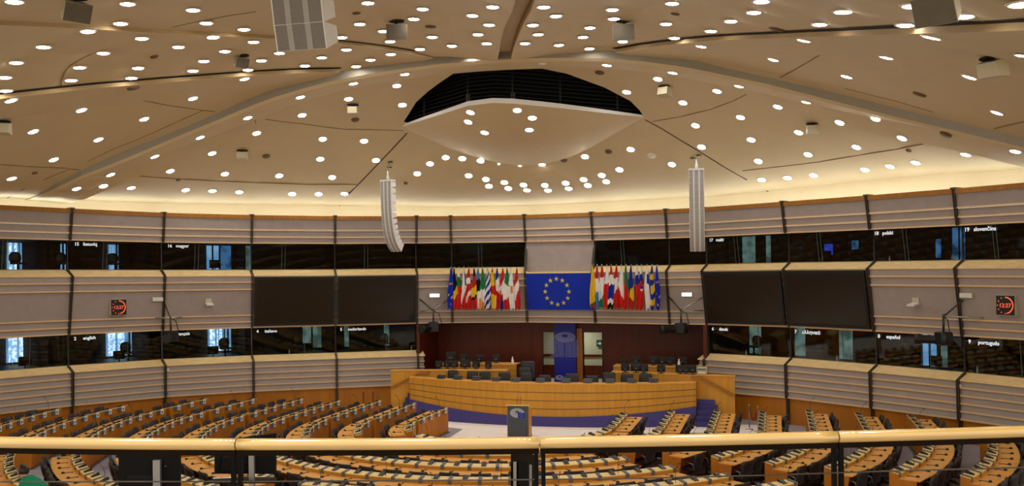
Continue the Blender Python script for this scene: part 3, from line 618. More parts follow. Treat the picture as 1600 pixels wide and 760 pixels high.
# ribs and shell steps: a face hanging from the shell, a soffit that fades back into it
def rib(pl, h, prof, name, mats, slot=0.0, side=1, taper=0):
    Q = [cpt(*p) for p in pl]; mb = MB(); rings = []; sl = []
    for k, q in enumerate(Q):
        t = (Q[min(k + 1, len(Q) - 1)] - Q[max(k - 1, 0)]); t.z = 0; t.normalize(); n = Vector((-t.y, t.x, 0)) * side
        ring = []
        for a, z, keep in prof:
            p = q + n * a; base = zc(p.x, p.y) if keep else q.z
            tf = min(1, (k + .3) / taper) if taper else 1; base = lerp(zc(p.x, p.y), base, tf)
            ring.append(Vector((p.x, p.y, base + (z * tf if z < 0 else z))))
        rings.append(ring); sl.append((q - n * slot, q))
    for k in range(len(Q) - 1):
        for j in range(len(prof) - 1):
            mb.quad(rings[k][j], rings[k][j + 1], rings[k + 1][j + 1], rings[k + 1][j], 0 if j == 0 else (1 if j == 1 else 2))
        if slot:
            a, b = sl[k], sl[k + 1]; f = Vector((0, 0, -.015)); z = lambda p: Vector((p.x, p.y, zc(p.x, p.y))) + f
            mb.quad(z(a[0]), z(a[1]), z(b[1]), z(b[0]), 3)  # flat black strip paints the shade of an open gap at the step
    o = mb.build(name, mats, kind='structure'); BV.append(BVHTree.FromPolygons([tuple(v) for v in mb.v], mb.f)); return o
ARCH = [(-15, 338), (8, 326), (31, 314), (60, 302), (87, 288), (127, 266.5), (165, 250), (200, 234.7), (232, 221), (260, 209), (300, 192.5), (342, 175), (372, 162), (400, 150.6), (430, 139.5), (470, 127.5), (500, 119.5), (530, 112.5), (575, 104), (610, 98.5), (640, 94), (670, 90), (700, 87), (740, 83.5), (780, 81), (820, 79.3), (860, 78.3), (895, 78), (930, 78.3), (965, 80), (1000, 83), (1036, 87.5), (1072, 92.6), (1112, 100.5), (1152, 109), (1200, 119), (1240, 129), (1281, 139.5), (1340, 154.5), (1400, 169.5), (1450, 181), (1501, 192.6), (1535, 201), (1571, 209), (1610, 219)]
rib(ARCH[1:], .3, [(0, .02, 0), (0, -.27, 0), (.13, -.36, 0), (1.35, -.36, 0), (1.45, -.30, 0), (1.5, .05, 1)], 'trim_3', ['rib', 'ceiling', 'ceiling'], 0, 1, 6)
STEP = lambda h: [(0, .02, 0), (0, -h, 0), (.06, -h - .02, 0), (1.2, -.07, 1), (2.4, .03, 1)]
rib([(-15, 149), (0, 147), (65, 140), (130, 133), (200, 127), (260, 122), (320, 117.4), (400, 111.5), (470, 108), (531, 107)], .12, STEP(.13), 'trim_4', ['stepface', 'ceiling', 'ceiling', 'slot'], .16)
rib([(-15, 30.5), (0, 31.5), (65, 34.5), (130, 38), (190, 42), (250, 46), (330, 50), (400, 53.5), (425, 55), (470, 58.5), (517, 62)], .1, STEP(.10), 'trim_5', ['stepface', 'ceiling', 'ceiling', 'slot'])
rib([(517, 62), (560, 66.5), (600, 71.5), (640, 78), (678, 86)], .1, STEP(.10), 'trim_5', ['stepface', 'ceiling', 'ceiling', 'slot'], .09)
SOF = [(-2.4, .03, 1), (-1.2, -.10, 1), (0, -.24, 1), (.03, .03, 1)]
rib([(95, 318), (105, 313), (130, 303), (160, 290), (195, 275), (230, 261), (270, 238), (310, 216), (355, 199), (400, 186)], .1, SOF, 'trim_10', ['ceiling'] * 3, 0, 1, 2)
rib([(1120, 130), (1165, 136), (1200, 147), (1245, 163), (1290, 179), (1340, 192), (1385, 204), (1440, 213.5), (1480, 221), (1540, 235), (1610, 253)], .1, SOF, 'trim_10', ['ceiling'] * 3, 0, 1, 2)
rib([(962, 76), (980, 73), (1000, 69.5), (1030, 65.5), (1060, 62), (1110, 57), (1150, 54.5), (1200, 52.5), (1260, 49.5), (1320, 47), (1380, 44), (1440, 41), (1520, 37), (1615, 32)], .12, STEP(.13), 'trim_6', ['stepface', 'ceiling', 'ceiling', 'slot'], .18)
CHP = [(0, .02, 0), (0, -.30, 0), (.05, -.31, 0), (1.6, -.12, 1), (3.2, .03, 1)]
rib([(812, -60), (803, -10), (801, -1), (794, 14), (787, 29), (783, 47), (780, 65), (777, 82)], .2, CHP, 'trim_7', ['stepface', 'ceiling', 'ceiling', 'slot'], 0, 1)
rib([(846, -60), (832, -10), (829, -1), (821, 14), (814, 29), (807.5, 46), (801.5, 64), (798, 79)], .2, CHP, 'trim_8', ['stepface', 'ceiling', 'ceiling', 'slot'], 0, -1)
JO = [[(636, 208), (610, 236), (585, 262), (565, 283), (545, 303), (530, 322), (525, 334)], [(1008, 187), (1034, 201), (1060, 217), (1095, 238), (1130, 260), (1165, 280), (1200, 299), (1218, 306), (1225, 314)], [(415, 186), (440, 190), (470, 193), (505, 198), (540, 202), (600, 203), (630, 204)], [(1019, 190), (1060, 183), (1110, 171), (1145, 158), (1167, 147)], [(205, 274), (240, 277), (280, 280), (340, 283), (400, 285.5), (480, 288.5), (558, 288.5)], [(1160, 267), (1200, 262.5), (1240, 258), (1280, 253), (1340, 243), (1400, 233.5), (1470, 219.5)],
      [(95.5, 134.5), (96.5, 124), (101, 113), (109, 103), (124, 93.5), (139, 86), (173.6, 71), (205, 58), (242, 48)], [(269, 42), (307, 34), (359, 24), (400, 18)], [(127, 139), (160, 145.5), (200, 152), (258, 163.7), (307, 171), (342, 175)], [(1217, 122), (1240, 110), (1262, 97), (1287, 82), (1310, 67), (1335, 50)], [(318, 172), (280, 189), (240, 207), (210, 220), (179, 232), (137, 252)], [(124, 265.5), (110, 264), (92, 271), (72, 279.5), (36, 296), (13, 308), (6, 315)], [(0, 257), (40, 260), (107, 263)], [(1320, 138), (1359, 148), (1400, 158), (1429, 166.6), (1458, 175)], [(1600, 190), (1553, 201)]]
for pl in JO:
    mb = MB(); Q = [cpt(*p) for p in pl]
    for a, b in zip(Q, Q[1:]):
        t = (b - a); t.z = 0; t.normalize(); n = Vector((-t.y, t.x, 0)) * (.022 if pl in JO[:2] else .013)
        z = lambda p: Vector((p.x, p.y, zc(p.x, p.y) - .014)); z2 = lambda p: Vector((p.x, p.y, zc(p.x, p.y) + .02))
        mb.hexa([z(a - n), z(b - n), z(b + n), z(a + n)], [z2(a - n), z2(b - n), z2(b + n), z2(a + n)])
    mb.build('trim_9', 'jointd' if pl in JO[:2] else 'joint', kind='structure')
# cove tubes behind the wall top
for i in range(14):
    mb = MB(); mb.hexa([wq(i, .01, .06, 8.78), wq(i, .99, .06, 8.78), wq(i, .99, .16, 8.78), wq(i, .01, .16, 8.78)], [wq(i, .01, .06, 8.87), wq(i, .99, .06, 8.87), wq(i, .99, .16, 8.87), wq(i, .01, .16, 8.87)])
    o = mb.build('cove_light', 'cove', kind='structure')
# ------------------------------------------------------------------ downlights
DL = [(22, 0), (199, 3.5), (188, 34.5), (137, 46.7), (67.5, 71.2), (161, 81), (25, 95.7), (124, 103.5), (301.3, 13.5), (322.3, 34), (381, 44), (221.4, 58), (332.7, 56.2), (396, 63.8), (278.3, 71.5), (351.4, 78.4), (318.2, 93.8), (215.6, 104.5), (301, 109), (387, 107.7), (575, 2.5), (562, 35.9), (533.9, 56.7), (541, 76), (436.6, 81.3), (408.4, 93), (502.6, 88.3), (579, 92), (476.3, 101.3), (556.3, 102.3), (660.3, 12), (646.6, 27.8), (770, 8.7), (738.2, 22.3), (764.4, 37), (746.9, 52), (675.4, 56.3), (609.4, 63.2), (599, 47), (706, 70), (760.6, 66.4), (655.9, 75.1), (610.4, 83.2), (736, 92),
      (849.6, 8.8), (868.7, 23), (832.7, 37.3), (841, 52), (820.3, 66.1), (873.5, 68.7), (921.7, 41.5), (910.9, 56.3), (921, 74.5), (957, 13), (959.2, 27.4), (973, 63.2), (948.3, 101.7), (1050.5, 3), (1178, 17), (1142.3, 31), (1041, 35.6), (1111, 46.7), (1053.7, 57.6), (1095.5, 72.4), (1190, -.5), (1317.4, 15.5), (1281, 35.7), (1256.3, 63.2), (1208.4, 93.2), (1385.2, 89.7), (1428, 5.2), (1598, 2), (1504, 21.7), (1416, 35.9), (1455.6, 58), (1602, 86.4),
      (7, 119), (8.7, 140), (111, 123.7), (17.2, 157), (127, 172), (51.8, 205.6), (205, 120.3), (382, 123.2), (301.2, 153.8), (225.2, 186), (387, 184.2), (401, 208.2), (469.2, 151.8), (552.2, 130.4), (544.7, 154.6), (472, 180), (632.6, 116), (620, 134), (628.7, 164), (735, 175.8), (731.6, 190.6), (757.3, 207.4), (979.2, 143.9), (808.2, 172.4), (831.8, 184.4), (827, 203), (1027.8, 123.4), (1051, 113.6), (1067, 160.6), (1120.4, 142.4), (1154.6, 134.7), (1086.8, 196.2), (1157, 183.4), (1323, 119.7), (1215.3, 166.9), (1259.6, 159.6), (1312, 191.5), (1368.2, 185.4), (1248, 207.1), (1515, 120.3), (1558, 176),
      (153.4, 218.2), (83.8, 249.4), (18.2, 279), (119.4, 294.9), (172.6, 273), (161.5, 290.8), (312.4, 215), (241.7, 244.7), (331.4, 239.6), (266, 267.4), (205, 293.6), (351.4, 271.9), (290, 297), (332, 298.3), (374, 300.2), (504.2, 217.3), (568.9, 220.5), (500.4, 248.6), (587.4, 250.7), (436.2, 274.8), (519, 277.2), (456.4, 303.1), (498, 303.4), (538.2, 302.8), (652, 271.4), (671.8, 256), (696.4, 246.2), (722.3, 247.8), (751, 251.2), (732.3, 274.6), (759.2, 280.3), (764, 291), (788, 285.2), (794.2, 294.4), (847, 257), (914, 244.8), (985.4, 233.5), (967.9, 265.2), (940.4, 274), (947.3, 283.9), (911.9, 280.7), (918.4, 289.8), (884, 286.3), (888.6, 294.7), (851.4, 289.7), (856.2, 297.6), (818, 289.2), (823.4, 297.3),
      (1050, 257), (1096.2, 229.7), (1173.7, 218.5), (1184.8, 252), (1190, 281), (1338.2, 230), (1262.7, 241.5), (1230.5, 278), (1271.4, 273.9), (1351.4, 265.2), (1390.7, 260), (1409.4, 215.9), (1430.8, 254.2), (1509, 241.5), (1586.7, 236.6)]
def ccast(px, py):
    r = ray(px, py).normalized(); best = None
    for b in BV:
        h = b.ray_cast(EYE, r)
        if h[0] is not None and (best is None or h[3] < best[2]): best = (h[0], h[1] if h[1].dot(r) < 0 else -h[1], h[3])
    if best is None: p = cpt(px, py); return p, Vector((0, 0, -1))
    return best[0], best[1]
def archy(px):
    for a, b in zip(ARCH, ARCH[1:]):
        if a[0] <= px <= b[0]: return lerp(a[1], b[1], (px - a[0]) / (b[0] - a[0]))
    return 330
def liney(pl, px):
    for a, b in zip(pl, pl[1:]):
        if a[0] <= px <= b[0]: return lerp(a[1], b[1], (px - a[0]) / (b[0] - a[0]))
    return None
LA = [(-50, 155), (0, 147), (200, 127), (400, 111.5), (531, 107)]; LB = [(-50, 30), (250, 46), (425, 55), (517, 62), (678, 86)]; LC = [(960, 76), (1060, 62), (1200, 52.5), (1700, 28)]
def region(px, py):
    if any(abs(px - a) < 2 and abs(py - b) < 2 for a, b in ((735, 175.8), (731.6, 190.6), (757.3, 207.4), (808.2, 172.4), (831.8, 184.4), (827, 203))): return 'on the hanging ceiling shield'
    if py < archy(px) + 4:
        if px < 790:
            yb, ya = liney(LB, px), liney(LA, px)
            if px > 678 or (yb and py < yb): return 'in the ceiling shell left of the central slot'
            if ya is None or py < ya: return 'in the shell above the left dark step'
            return 'between the dark step and the left arch rib'
        yc = liney(LC, px)
        return 'in the ceiling shell right of the central slot' if yc is None or py < yc else 'between the dark step and the right arch rib'
    if 640 < px < 1000 and py > 215: return 'in the curved double row above the flags'
    return 'under the arch, left of the dark eye' if px < 800 else 'under the arch, right of the dark eye'
lens = MB().lathe([(.0, -.006), (.13, -.012), (.15, .0)], (0, 0, 0), 0, 16).mesh('lens', 'lamp')
lensb = MB().lathe([(.0, -.006), (.13, -.012), (.15, .0)], (0, 0, 0), 0, 16).mesh('lens', 'lampb')
ring = MB().lathe([(.152, .006), (.165, -.008), (.195, -.004), (.20, .012)], (0, 0, 0), 0, 16).mesh('ring', 'lampring')
regs = {}
for p in DL: regs.setdefault(region(*p), []).append(p)
for rg, ps in regs.items():
    ps.sort()
    for k, (px, py) in enumerate(ps):
        p, n = ccast(px, py)
        if (px, py) == (736, 92): p, n = p - FWD * .2 + Vector((0, 0, .02)), Vector((0, 0, -1))
        elif 'shell' in rg: n = lerp(n, Vector((0, 0, -1)), .75).normalized(); p = p + n * .03
        a = n.orthogonal().normalized(); b = n.cross(a); mw = frame(p + n * .012, a, b, -n)
        t = thing('downlight', p, 'round lit downlight, %s from the left, %s' % (nth(k + 1), rg), 'ceiling light', 'downlights ' + rg)
        place('lens', lens, mw, t); place('ring', ring, mw, t)
for k, (a, b) in enumerate(((-3.3, 4.2), (-1.9, 4.2), (-.85, 4.15), (.3, 4.15), (1.55, 4.2), (3.0, 4.3))):
    p = EYE + RGT * a + FWD * b; p.z = zc(p.x, p.y) - .02; mw = frame(p, (1, 0, 0), (0, -1, 0), (0, 0, -1)); mw = frame(p, (1, 0, 0), (0, 1, 0), (0, 0, 1))
    t = thing('downlight', p, 'round lit downlight over the gallery handrail, %s from the left' % nth(k + 1), 'ceiling light', 'downlights over the gallery rail'); place('lens', lensb, mw, t); place('ring', ring, mw, t)
# sensors, detectors
for px, py, r, m, lab in ((208, 137, .2, 'detector', 'left of the arch, below the long step'), (555, 187, .17, 'detector', 'under the box speaker left of the dark eye'), (416, 244, .17, 'detector', 'between downlights on the left inner ceiling'), (937, 113, .18, 'detector', 'just right above the dark eye'), (1437, 147, .2, 'detector', 'above the right arch rib'), (1478, 210, .2, 'detector', 'on the right arch rib soffit'), (673, 41, .18, 'detector', 'left of the central slot, beside the box speaker'), (1213, 45, .2, 'detector', 'right upper shell near the dark step'), (881, 250, .16, 'detector', 'right of centre at the shield crease'), (951, 237, .16, 'detector', 'right end of the shield crease'), (1055, 21, .12, 'detector', 'right upper shell at the picture top'), (241, 88, .12, 'detector', 'middle left shell among downlights'), (557, 20, .12, 'detector', 'upper left shell right of the big speaker'), (54, 270, .1, 'detector', 'far left near the cove'), (1420, 235, .1, 'detector', 'right inner ceiling near the cove'), (278.5, 281, .1, 'detector', 'left inner ceiling near the cove'), (634, 286, .1, 'detector', 'beside the left hanging speaker column'), (847.5, 99, .14, 'lampring', 'on the arch rib above the dark eye'), (1018, 243, .19, 'lampring', 'white, unlit, right of the shield'), (812.4, 259, .08, 'exitg', 'tiny bright, at the shield tip, right one'), (779.5, 256, .06, 'exitg', 'tiny bright, at the shield tip, left one')):
    p, n = ccast(px, py); tag(MB().lathe([(r, 0), (r * .9, .05), (.01, .06)], p - n * .01, 0, 14, n).build('ceiling_detector', m), 'small round ceiling detector ' + lab, 'detector', 'ceiling detectors')
# box speakers on brackets
for k, (px, py, s, yaw, pitch, lab) in enumerate(((118, 17, .55, .35, .5, 'dark-faced box speaker at the top left picture edge'), (377, 97, .42, .4, .5, 'small dark-faced box speaker left of the big speaker cluster'), (619, 49, .62, .05, .35, 'dark-faced box speaker left of the central slot'), (975, 49, .62, -.1, .35, 'dark-faced box speaker right of the central slot'), (1464, 12, .5, -.35, .5, 'dark-faced box speaker at the top right'), (1551, 108, .5, 2.6, -.2, 'pale box speaker above the right arch rib'), (551, 172, .46, 3.0, -.1, 'pale box speaker left of the dark eye'), (378, 243, .46, 2.9, .0, 'pale box speaker on the left inner ceiling'), (1039, 144, .5, 2.6, .2, 'pale box speaker right of the dark eye'), (1270, 202, .46, 3.2, .0, 'pale box speaker under the right arch rib'), (3, 201, .5, 3.0, 0, 'pale box speaker cut by the left picture edge'))):
    gap = s * (.50 if k < 5 else .42); c = cpt(px, py)
    for _ in range(3): c = cpt(px, py - gap * FPX / (c - EYE).dot(FWD))
    ctr = c - Vector((0, 0, gap))
    t = thing('ceiling_speaker', c, lab, 'speaker', 'box speakers on the ceiling')
    toC = (EYE - ctr); toC.z = 0; toC.normalize()
    f = Matrix.Rotation(yaw, 3, 'Z') @ toC; sd = Vector((-f.y, f.x, 0)); fz = (f * math.cos(pitch) - UPV * math.sin(pitch)).normalized(); u = fz.cross(sd) * -1
    if u.z < 0: u = -u
    mw = frame(ctr, sd, u, fz)
    h = s * .5; b = MB(); b.hexa([mw @ Vector(q) for q in ((-h * .8, -h * .55, -h * .8), (h * .8, -h * .55, -h * .8), (h * .8, h * .55, -h * .8), (-h * .8, h * .55, -h * .8))], [mw @ Vector(q) for q in ((-h, -h * .72, h * .5), (h, -h * .72, h * .5), (h, h * .72, h * .5), (-h, h * .72, h * .5))]); b.build('cabinet', 'spkb', t)
    if k < 5: MB().box(-h * .97, h * .97, -h * .7, h * .7, h * .5, h * .53, 0, mw).build('grille', 'spkg', t)
    MB().tube([ctr, Vector((ctr.x, ctr.y, zc(ctr.x, ctr.y) + .05))], .05, 0, 8).build('bracket', 'post', t)
    MB().lathe([(.24, 0), (.24, .03)], (ctr.x, ctr.y, zc(ctr.x, ctr.y) - .02), 0, 12).build('mount_plate', 'slot', t)
# line arrays
def line_array(base, f0, w, mh, n, curve, lab, dark=False, name='line_array', top_cables=True, first=0):
    # base: top centre of the grille face; f0: facing direction (horizontal); modules hang down and curl under
    t = thing(name, base, lab, 'speaker'); f0 = f0.normalized(); sd = Vector((-f0.y, f0.x, 0)); p = Vector(base); a = 0.0
    if top_cables: MB().box(-w * .52, w * .52, 0, .07, -.34, .03, 0, frame(base, sd, UPV, f0)).build('rigging_frame', 'spkw', t)
    for k in range(n):
        a = curve(k); f = (f0 * math.cos(a) - UPV * math.sin(a)); u = (UPV * math.cos(a) + f0 * math.sin(a)); mw = frame(p, sd, u, f)
        g = MB(); g.box(-w / 2 + .02, w / 2 - .02, -mh + .004, -.003, -.02, .006, 0, mw)
        for xa in (-.18, .18): g.box(w * (xa - .055), w * (xa + .055), -mh + .004, -.003, .006, .012, 1, mw)
        m = thing('m', p) if False else None
        b = MB(); b.hexa([mw @ Vector(q) for q in ((-w / 2, -mh * .80, -.36), (w / 2, -mh * .80, -.36), (w / 2, -mh * .2, -.36), (-w / 2, -mh * .2, -.36))], [mw @ Vector(q) for q in ((-w / 2, -mh, 0), (w / 2, -mh, 0), (w / 2, 0, 0), (-w / 2, 0, 0))]); mo = b.build('speaker_module', 'spkw', t)
        go = g.build('grille', ['grilled' if dark else 'grille', 'grille' if dark else 'spkw'], mo)
        p = p - u * mh
    if top_cables:
        q = Vector(base) - f0 * .17
        MB().lathe([(.06, 0), (.06, .16), (.03, .25), (.02, .4)], q + Vector((0, 0, .06)), 0, 10).build('hook', 'spkw', t)
        for dx, dy in ((-.1, -.05), (.14, -.3)):
            r = q + sd * -dx - f0 * dy * -1; MB().tube([q + Vector((0, 0, .35)), Vector((r.x, r.y, zc(r.x, r.y) + .1))], .014, 0, 6).build('cable', 'steel', t)
            MB().lathe([(.11, 0), (.11, .02)], (r.x, r.y, zc(r.x, r.y) - .03), 0, 14).build('ceiling_grommet', 'slot', t)
    return t
def hang(px, py, pxt, pyt):
    c = cpt(pxt, pyt); d = (c - EYE).dot(FWD) - .3; return PD(px, py, d)
RG2 = lambda a: Matrix.Rotation(math.radians(a), 3, 'Z') @ (-FWD)
bl = hang(602.5, 283.5, 607, 257); line_array(bl, RG2(-29), .56, .272, 12, lambda k: [0, 0, .01, .03, .06, .10, .15, .22, .32, .46, .64, .86][k], 'white curved speaker column hanging left of the large wall flag')
br = hang(1088, 266, 1086, 243); line_array(br, RG2(-12), .60, .262, 13, lambda k: [0, 0, .01, .02, .03, .05, .08, .12, .18, .25, .34, .46, .62][k], 'white curved speaker column hanging right of the flags')
big = PD(456, -89, 11.6); t = line_array(big, RG2(-14), .67, .315, 4, lambda k: (.10, .16, .22, .28)[k], 'big grey-faced speaker cluster hanging at the top of the picture', True, 'speaker_cluster')
sp = PD(508, 15, 11.85)
MB().tube([sp + Vector((0, 0, .5)), sp - Vector((0, 0, .22))], .018, 0, 8).build('hanger_pole', 'spkw', t)
for dz in (.01, -.10): MB().sphere(sp - Vector((0, 0, dz + .06)), .035, 0, 10, 6).build('hanger_knob', 'blackp', t)
# ------------------------------------------------------------------ floor
def rise(R): return max(0.0, .047 * (R - 9.5))
def fz(x, y): return rise(abs(x) if y > -3 else math.hypot(x, y + 3))
mb = MB(); nx, ny = 56, 62
g = [[Vector((-28 + a, -38 + b, 0)) for a in range(nx + 1)] for b in range(ny + 1)]
for r in g:
    for p in r: p.z = fz(p.x, p.y) if p.y < 4 else min(fz(p.x, p.y), .4)
grid(mb, g); mb.build('floor', 'carpet', kind='structure')
mb = MB(); W0 = [(-2.9, -2.6), (-2.0, -4.0), (0, -5.0), (2.0, -4.0), (2.9, -2.6), (3.1, 1.2), (5.2, 2.0), (8.6, 2.4), (8.6, 4.4), (-8.6, 4.4), (-8.6, 2.4), (-5.2, 2.0), (-3.1, 1.2)]
mb.prism([Vector((x, y, 0)) for x, y in W0], (0, 0, .004), (0, 0, .02)); mb.build('floor_front', 'white', kind='structure')  # paler slab of floor in front of the rostrum
# ------------------------------------------------------------------ delegate chair (one prototype, copied)
def chair_parts(t):
    b = MB(); b.rbox(-.25, .25, -.22, .24, .40, .50, .06, 0); b.build('seat', 'seat', t)
    # backrest: curved, padded shell, slightly waisted
    b = MB(); rings = []
    for z, wv, y, th in ((.44, .22, .20, .05), (.55, .26, .24, .075), (.68, .285, .27, .08), (.82, .285, .30, .07), (.915, .275, .325, .05), (.93, .25, .33, .02)):
        ring = []
        for j in range(9): u = -1 + j / 4; ring.append(Vector((u * wv, y - th / 2 - .05 * u * u, z)))
        for j in range(9): u = 1 - j / 4; ring.append(Vector((u * wv, y + th / 2 - .05 * u * u, z)))
        rings.append(ring)
    b.loft(rings, 0, True, True); b.build('backrest', 'seat', t)
    for s in (-1, 1):
        b = MB(); b.tube([(s * .26, .20, .47), (s * .29, .18, .62), (s * .29, .0, .66), (s * .27, -.06, .64)], .02, 0, 6); b.build('armrest', 'arm', t)
    b = MB(); b.lathe([(.03, .06), (.03, .40)], (0, 0, 0), 0, 8)
    for k in range(5):
        a = 2 * PI * k / 5; b.tube([(0, 0, .09), (.26 * math.cos(a), .26 * math.sin(a), .04)], [.03, .02], 0, 5); b.sphere((.26 * math.cos(a), .26 * math.sin(a), .03), .03, 0, 6, 4)
    b.build('pedestal', 'blackp', t)
chair0 = None
BLOCKS = dict(LL='left straight desk block', LA='left curved desk block', CL='centre-left desk block', C='central desk block', RA='right curved desk block', RL='right straight desk block')
NCH = 0
def add_chair(x, y, rz, label, group, z=None):
    global chair0, NCH
    z = fz(x, y) if z is None else z; NCH += 1
    if chair0 is None:
        chair0 = thing('delegate_chair', (0, 0, 0), label, 'chair', group); chair_parts(chair0); chair0.location = (x, y, z); chair0.rotation_euler = (0, 0, rz)
        return chair0
    r = dup(chair0, (x, y, z), rz, label); r['group'] = group; return r
# ------------------------------------------------------------------ desk pieces shared between all seats; local frame: x along, y towards the chair, z up, origin at ledge front, floor
LF, LR, LD, WT, WD = 1.0, .955, .23, .845, .77    # ledge front height, rear height, depth; worktop height, rear edge
def lz(y): return lerp(LF, LR, y / LD)
c_ = MB(); c_.hexa([(-.05, .0, LF + .001), (.05, 0, LF + .001), (.05, LD, LR + .001), (-.05, LD, LR + .001)], [(-.048, 0, LF + .02), (.048, 0, LF + .02), (.048, LD, LR + .02), (-.048, LD, LR + .02)], 0)
c_.box(-.05, .05, LD, LD + .02, WT + .01, LR + .02, 0); console_me = c_.mesh('console', 'greyp')
c_ = MB(); c_.box(-.21, .0, -.03, -.001, LF - .17, LF - .03, 0); c_.box(.0, .21, -.025, -.001, LF - .19, LF - .02, 1); c_.box(.06, .15, -.027, -.025, LF - .14, LF - .07, 0); plate_me = c_.mesh('number_plate', ['greyp', 'label'])
c_ = MB(); c_.hexa([(-.065, .0, lz(.0) + .001), (.065, .0, lz(.0) + .001), (.065, .2, lz(.2) + .001), (-.065, .2, lz(.2) + .001)], [(-.065, .01, lz(.01) + .06), (.065, .01, lz(.01) + .06), (.065, .2, lz(.2) + .02), (-.065, .2, lz(.2) + .02)]); tablet_me = c_.mesh('voting_unit', 'blackp')
c_ = MB(); c_.lathe([(.045, 0), (.045, .03), (.02, .05)], (.05, .58, WT), 0, 10); c_.tube([(.05, .58, WT + .01), (.04, .45, WT + .012), (.05, .36, WT + .012)], .008, 0, 5); c_.box(.03, .07, .32, .37, WT, WT + .015, 0); ear_me = c_.mesh('earpiece', 'blackp')
c_ = MB(); c_.tube([(-.15, .17, lz(.17)), (-.16, .14, LF + .2), (-.17, .20, LF + .38), (-.17, .28, LF + .47)], .006, 0, 5); c_.tube([(-.17, .28, LF + .47), (-.17, .32, LF + .5)], .014, 0, 6); mic_me = c_.mesh('microphone', 'blackp')
c_ = MB(); c_.box(-.10, .11, .46, .74, WT + .001, WT + .006, 0); paper_me = c_.mesh('paper', 'paper')
def visible(p, mx=30):
    q = proj(p); return q is not None and -mx < q[0] < 1600 + mx and q[1] < 775 and q[2] > 3
def desk_row(path, outs, k, bk, ref, rowname):
    # path: points on the ledge front line; outs: outward unit vectors (towards the chairs)
    n = len(path); L = [0.0]
    for a, b in zip(path, path[1:]): L.append(L[-1] + (b - a).length)
    def at(s):
        for i in range(n - 1):
            if s <= L[i + 1] or i == n - 2:
                u = (s - L[i]) / (L[i + 1] - L[i]); return lerp(path[i], path[i + 1], u), lerp(outs[i], outs[i + 1], u).normalized()
    seats = max(1, int(L[-1] / .74)); pitch = L[-1] / seats
    shown = [j for j in range(seats) if visible(Vector((*(at((j + .5) * pitch)[0] + at((j + .5) * pitch)[1] * .4).xy, 1.0)))]
    if not shown: return
    # trim the desk to the stretch in view
    s0 = max(0, (shown[0] - 1)) * pitch; s1 = min(seats, shown[-1] + 2) * pitch; m_ = max(2, int((s1 - s0) / .45) + 1)
    P_ = [at(lerp(s0, s1, i / (m_ - 1))) for i in range(m_)]; mid = P_[m_ // 2][0]; z0 = fz(*mid.xy)
    t = thing('delegate_desk', (mid.x, mid.y, z0), 'curved wooden desk with amber front, %s row from the lectern, %s' % (nth(k + 1), BLOCKS[bk]), 'desk', 'delegate desks')
    if bk in ('LL', 'RL'): t['label'] = t['label'].replace('curved', 'straight')
    Pt = lambda i, a, z: Vector((P_[i][0].x + P_[i][1].x * a, P_[i][0].y + P_[i][1].y * a, z0 + z))
    def sweep(sec, name, m):
        b = MB(); b.loft([[Pt(i, a, z) for a, z in sec] for i in range(m_)], 0, True, False)
        return b.build(name, m, t)
    sweep([(0, .04), (.035, .04), (.035, LF - .025), (0, LF - .025)], 'front_panel', 'desk')
    sweep([(-.02, .0), (.05, .0), (.05, .05), (-.02, .05)], 'plinth', 'blackp'); sweep([(-.07, .0), (-.025, .0), (-.025, .04), (-.07, .04)], 'kick_rail', 'arm')
    sweep([(.035, WT - .02), (LD, WT - .02), (LD, LR - .025), (.035, LF - .027)], 'ledge_box', 'ledgef')
    sweep([(-.012, LF - .024), (LD + .01, LR - .024), (LD + .01, LR), (-.012, LF)], 'ledge', 'ledge')
    sweep([(LD - .02, WT - .03), (WD, WT - .03), (WD + .012, WT - .015), (WD, WT), (LD - .02, WT)], 'worktop', 'top')
    for i, sg in ((0, -1), (m_ - 1, 1)):
        tdir = (P_[min(i + 1, m_ - 1)][0] - P_[max(i - 1, 0)][0]).normalized() * .03 * sg
        b = MB(); sec = [(0, .04), (.58, .04), (.70, WT - .03), (LD, WT - .03), (LD, LR - .03), (0, LF - .03)]
        b.loft([[Pt(i, a, z) + d for a, z in sec] for d in (Vector((0, 0, 0)), tdir)], 0, True, False); b.build('end_panel', 'desk', t)
    for j in range(seats):
        if j not in shown: continue
        for s, what in ((j * pitch, 'c'), ((j + .5) * pitch, 's')):
            p, o = at(s); x = Vector((o.y, -o.x, 0)) * -1; mw = frame((p.x, p.y, z0), (-o.y, o.x, 0) if False else (-x.x, -x.y, 0), (o.x, o.y, 0), (0, 0, 1))
            if what == 'c':
                if s > .05 or True: place('console', console_me, frame((p.x, p.y, z0), (o.y, -o.x, 0), (o.x, o.y, 0), (0, 0, 1)) @ Matrix.Translation((.07 if j == 0 else 0, 0, 0)), t)
            else:
                mw = frame((p.x, p.y, z0), (o.y, -o.x, 0), (o.x, o.y, 0), (0, 0, 1))
                place('voting_unit', tablet_me, mw, t); place('earpiece', ear_me, mw, t)
                if bk in ('LL', 'LA'): place('number_plate', plate_me, mw, t)
                if (j * 5 + k * 3) % 4 == 0: place('microphone', mic_me, mw, t)
                c = p + o * (.66 + .05 * math.sin(j * 2.1 + k)); rz = math.atan2(o.y, o.x) - PI / 2 + .12 * math.sin(j * 3.7 + k * 1.3)
                add_chair(c.x, c.y, rz, 'black chair, %s from the %s, %s row out, %s' % (nth(j + 1), ref, nth(k + 1), BLOCKS[bk]), 'chairs at the ' + BLOCKS[bk])
    # last console at the far end
    p, o = at(s1 - .07); place('console', console_me, frame((p.x, p.y, z0), (o.y, -o.x, 0), (o.x, o.y, 0), (0, 0, 1)), t)
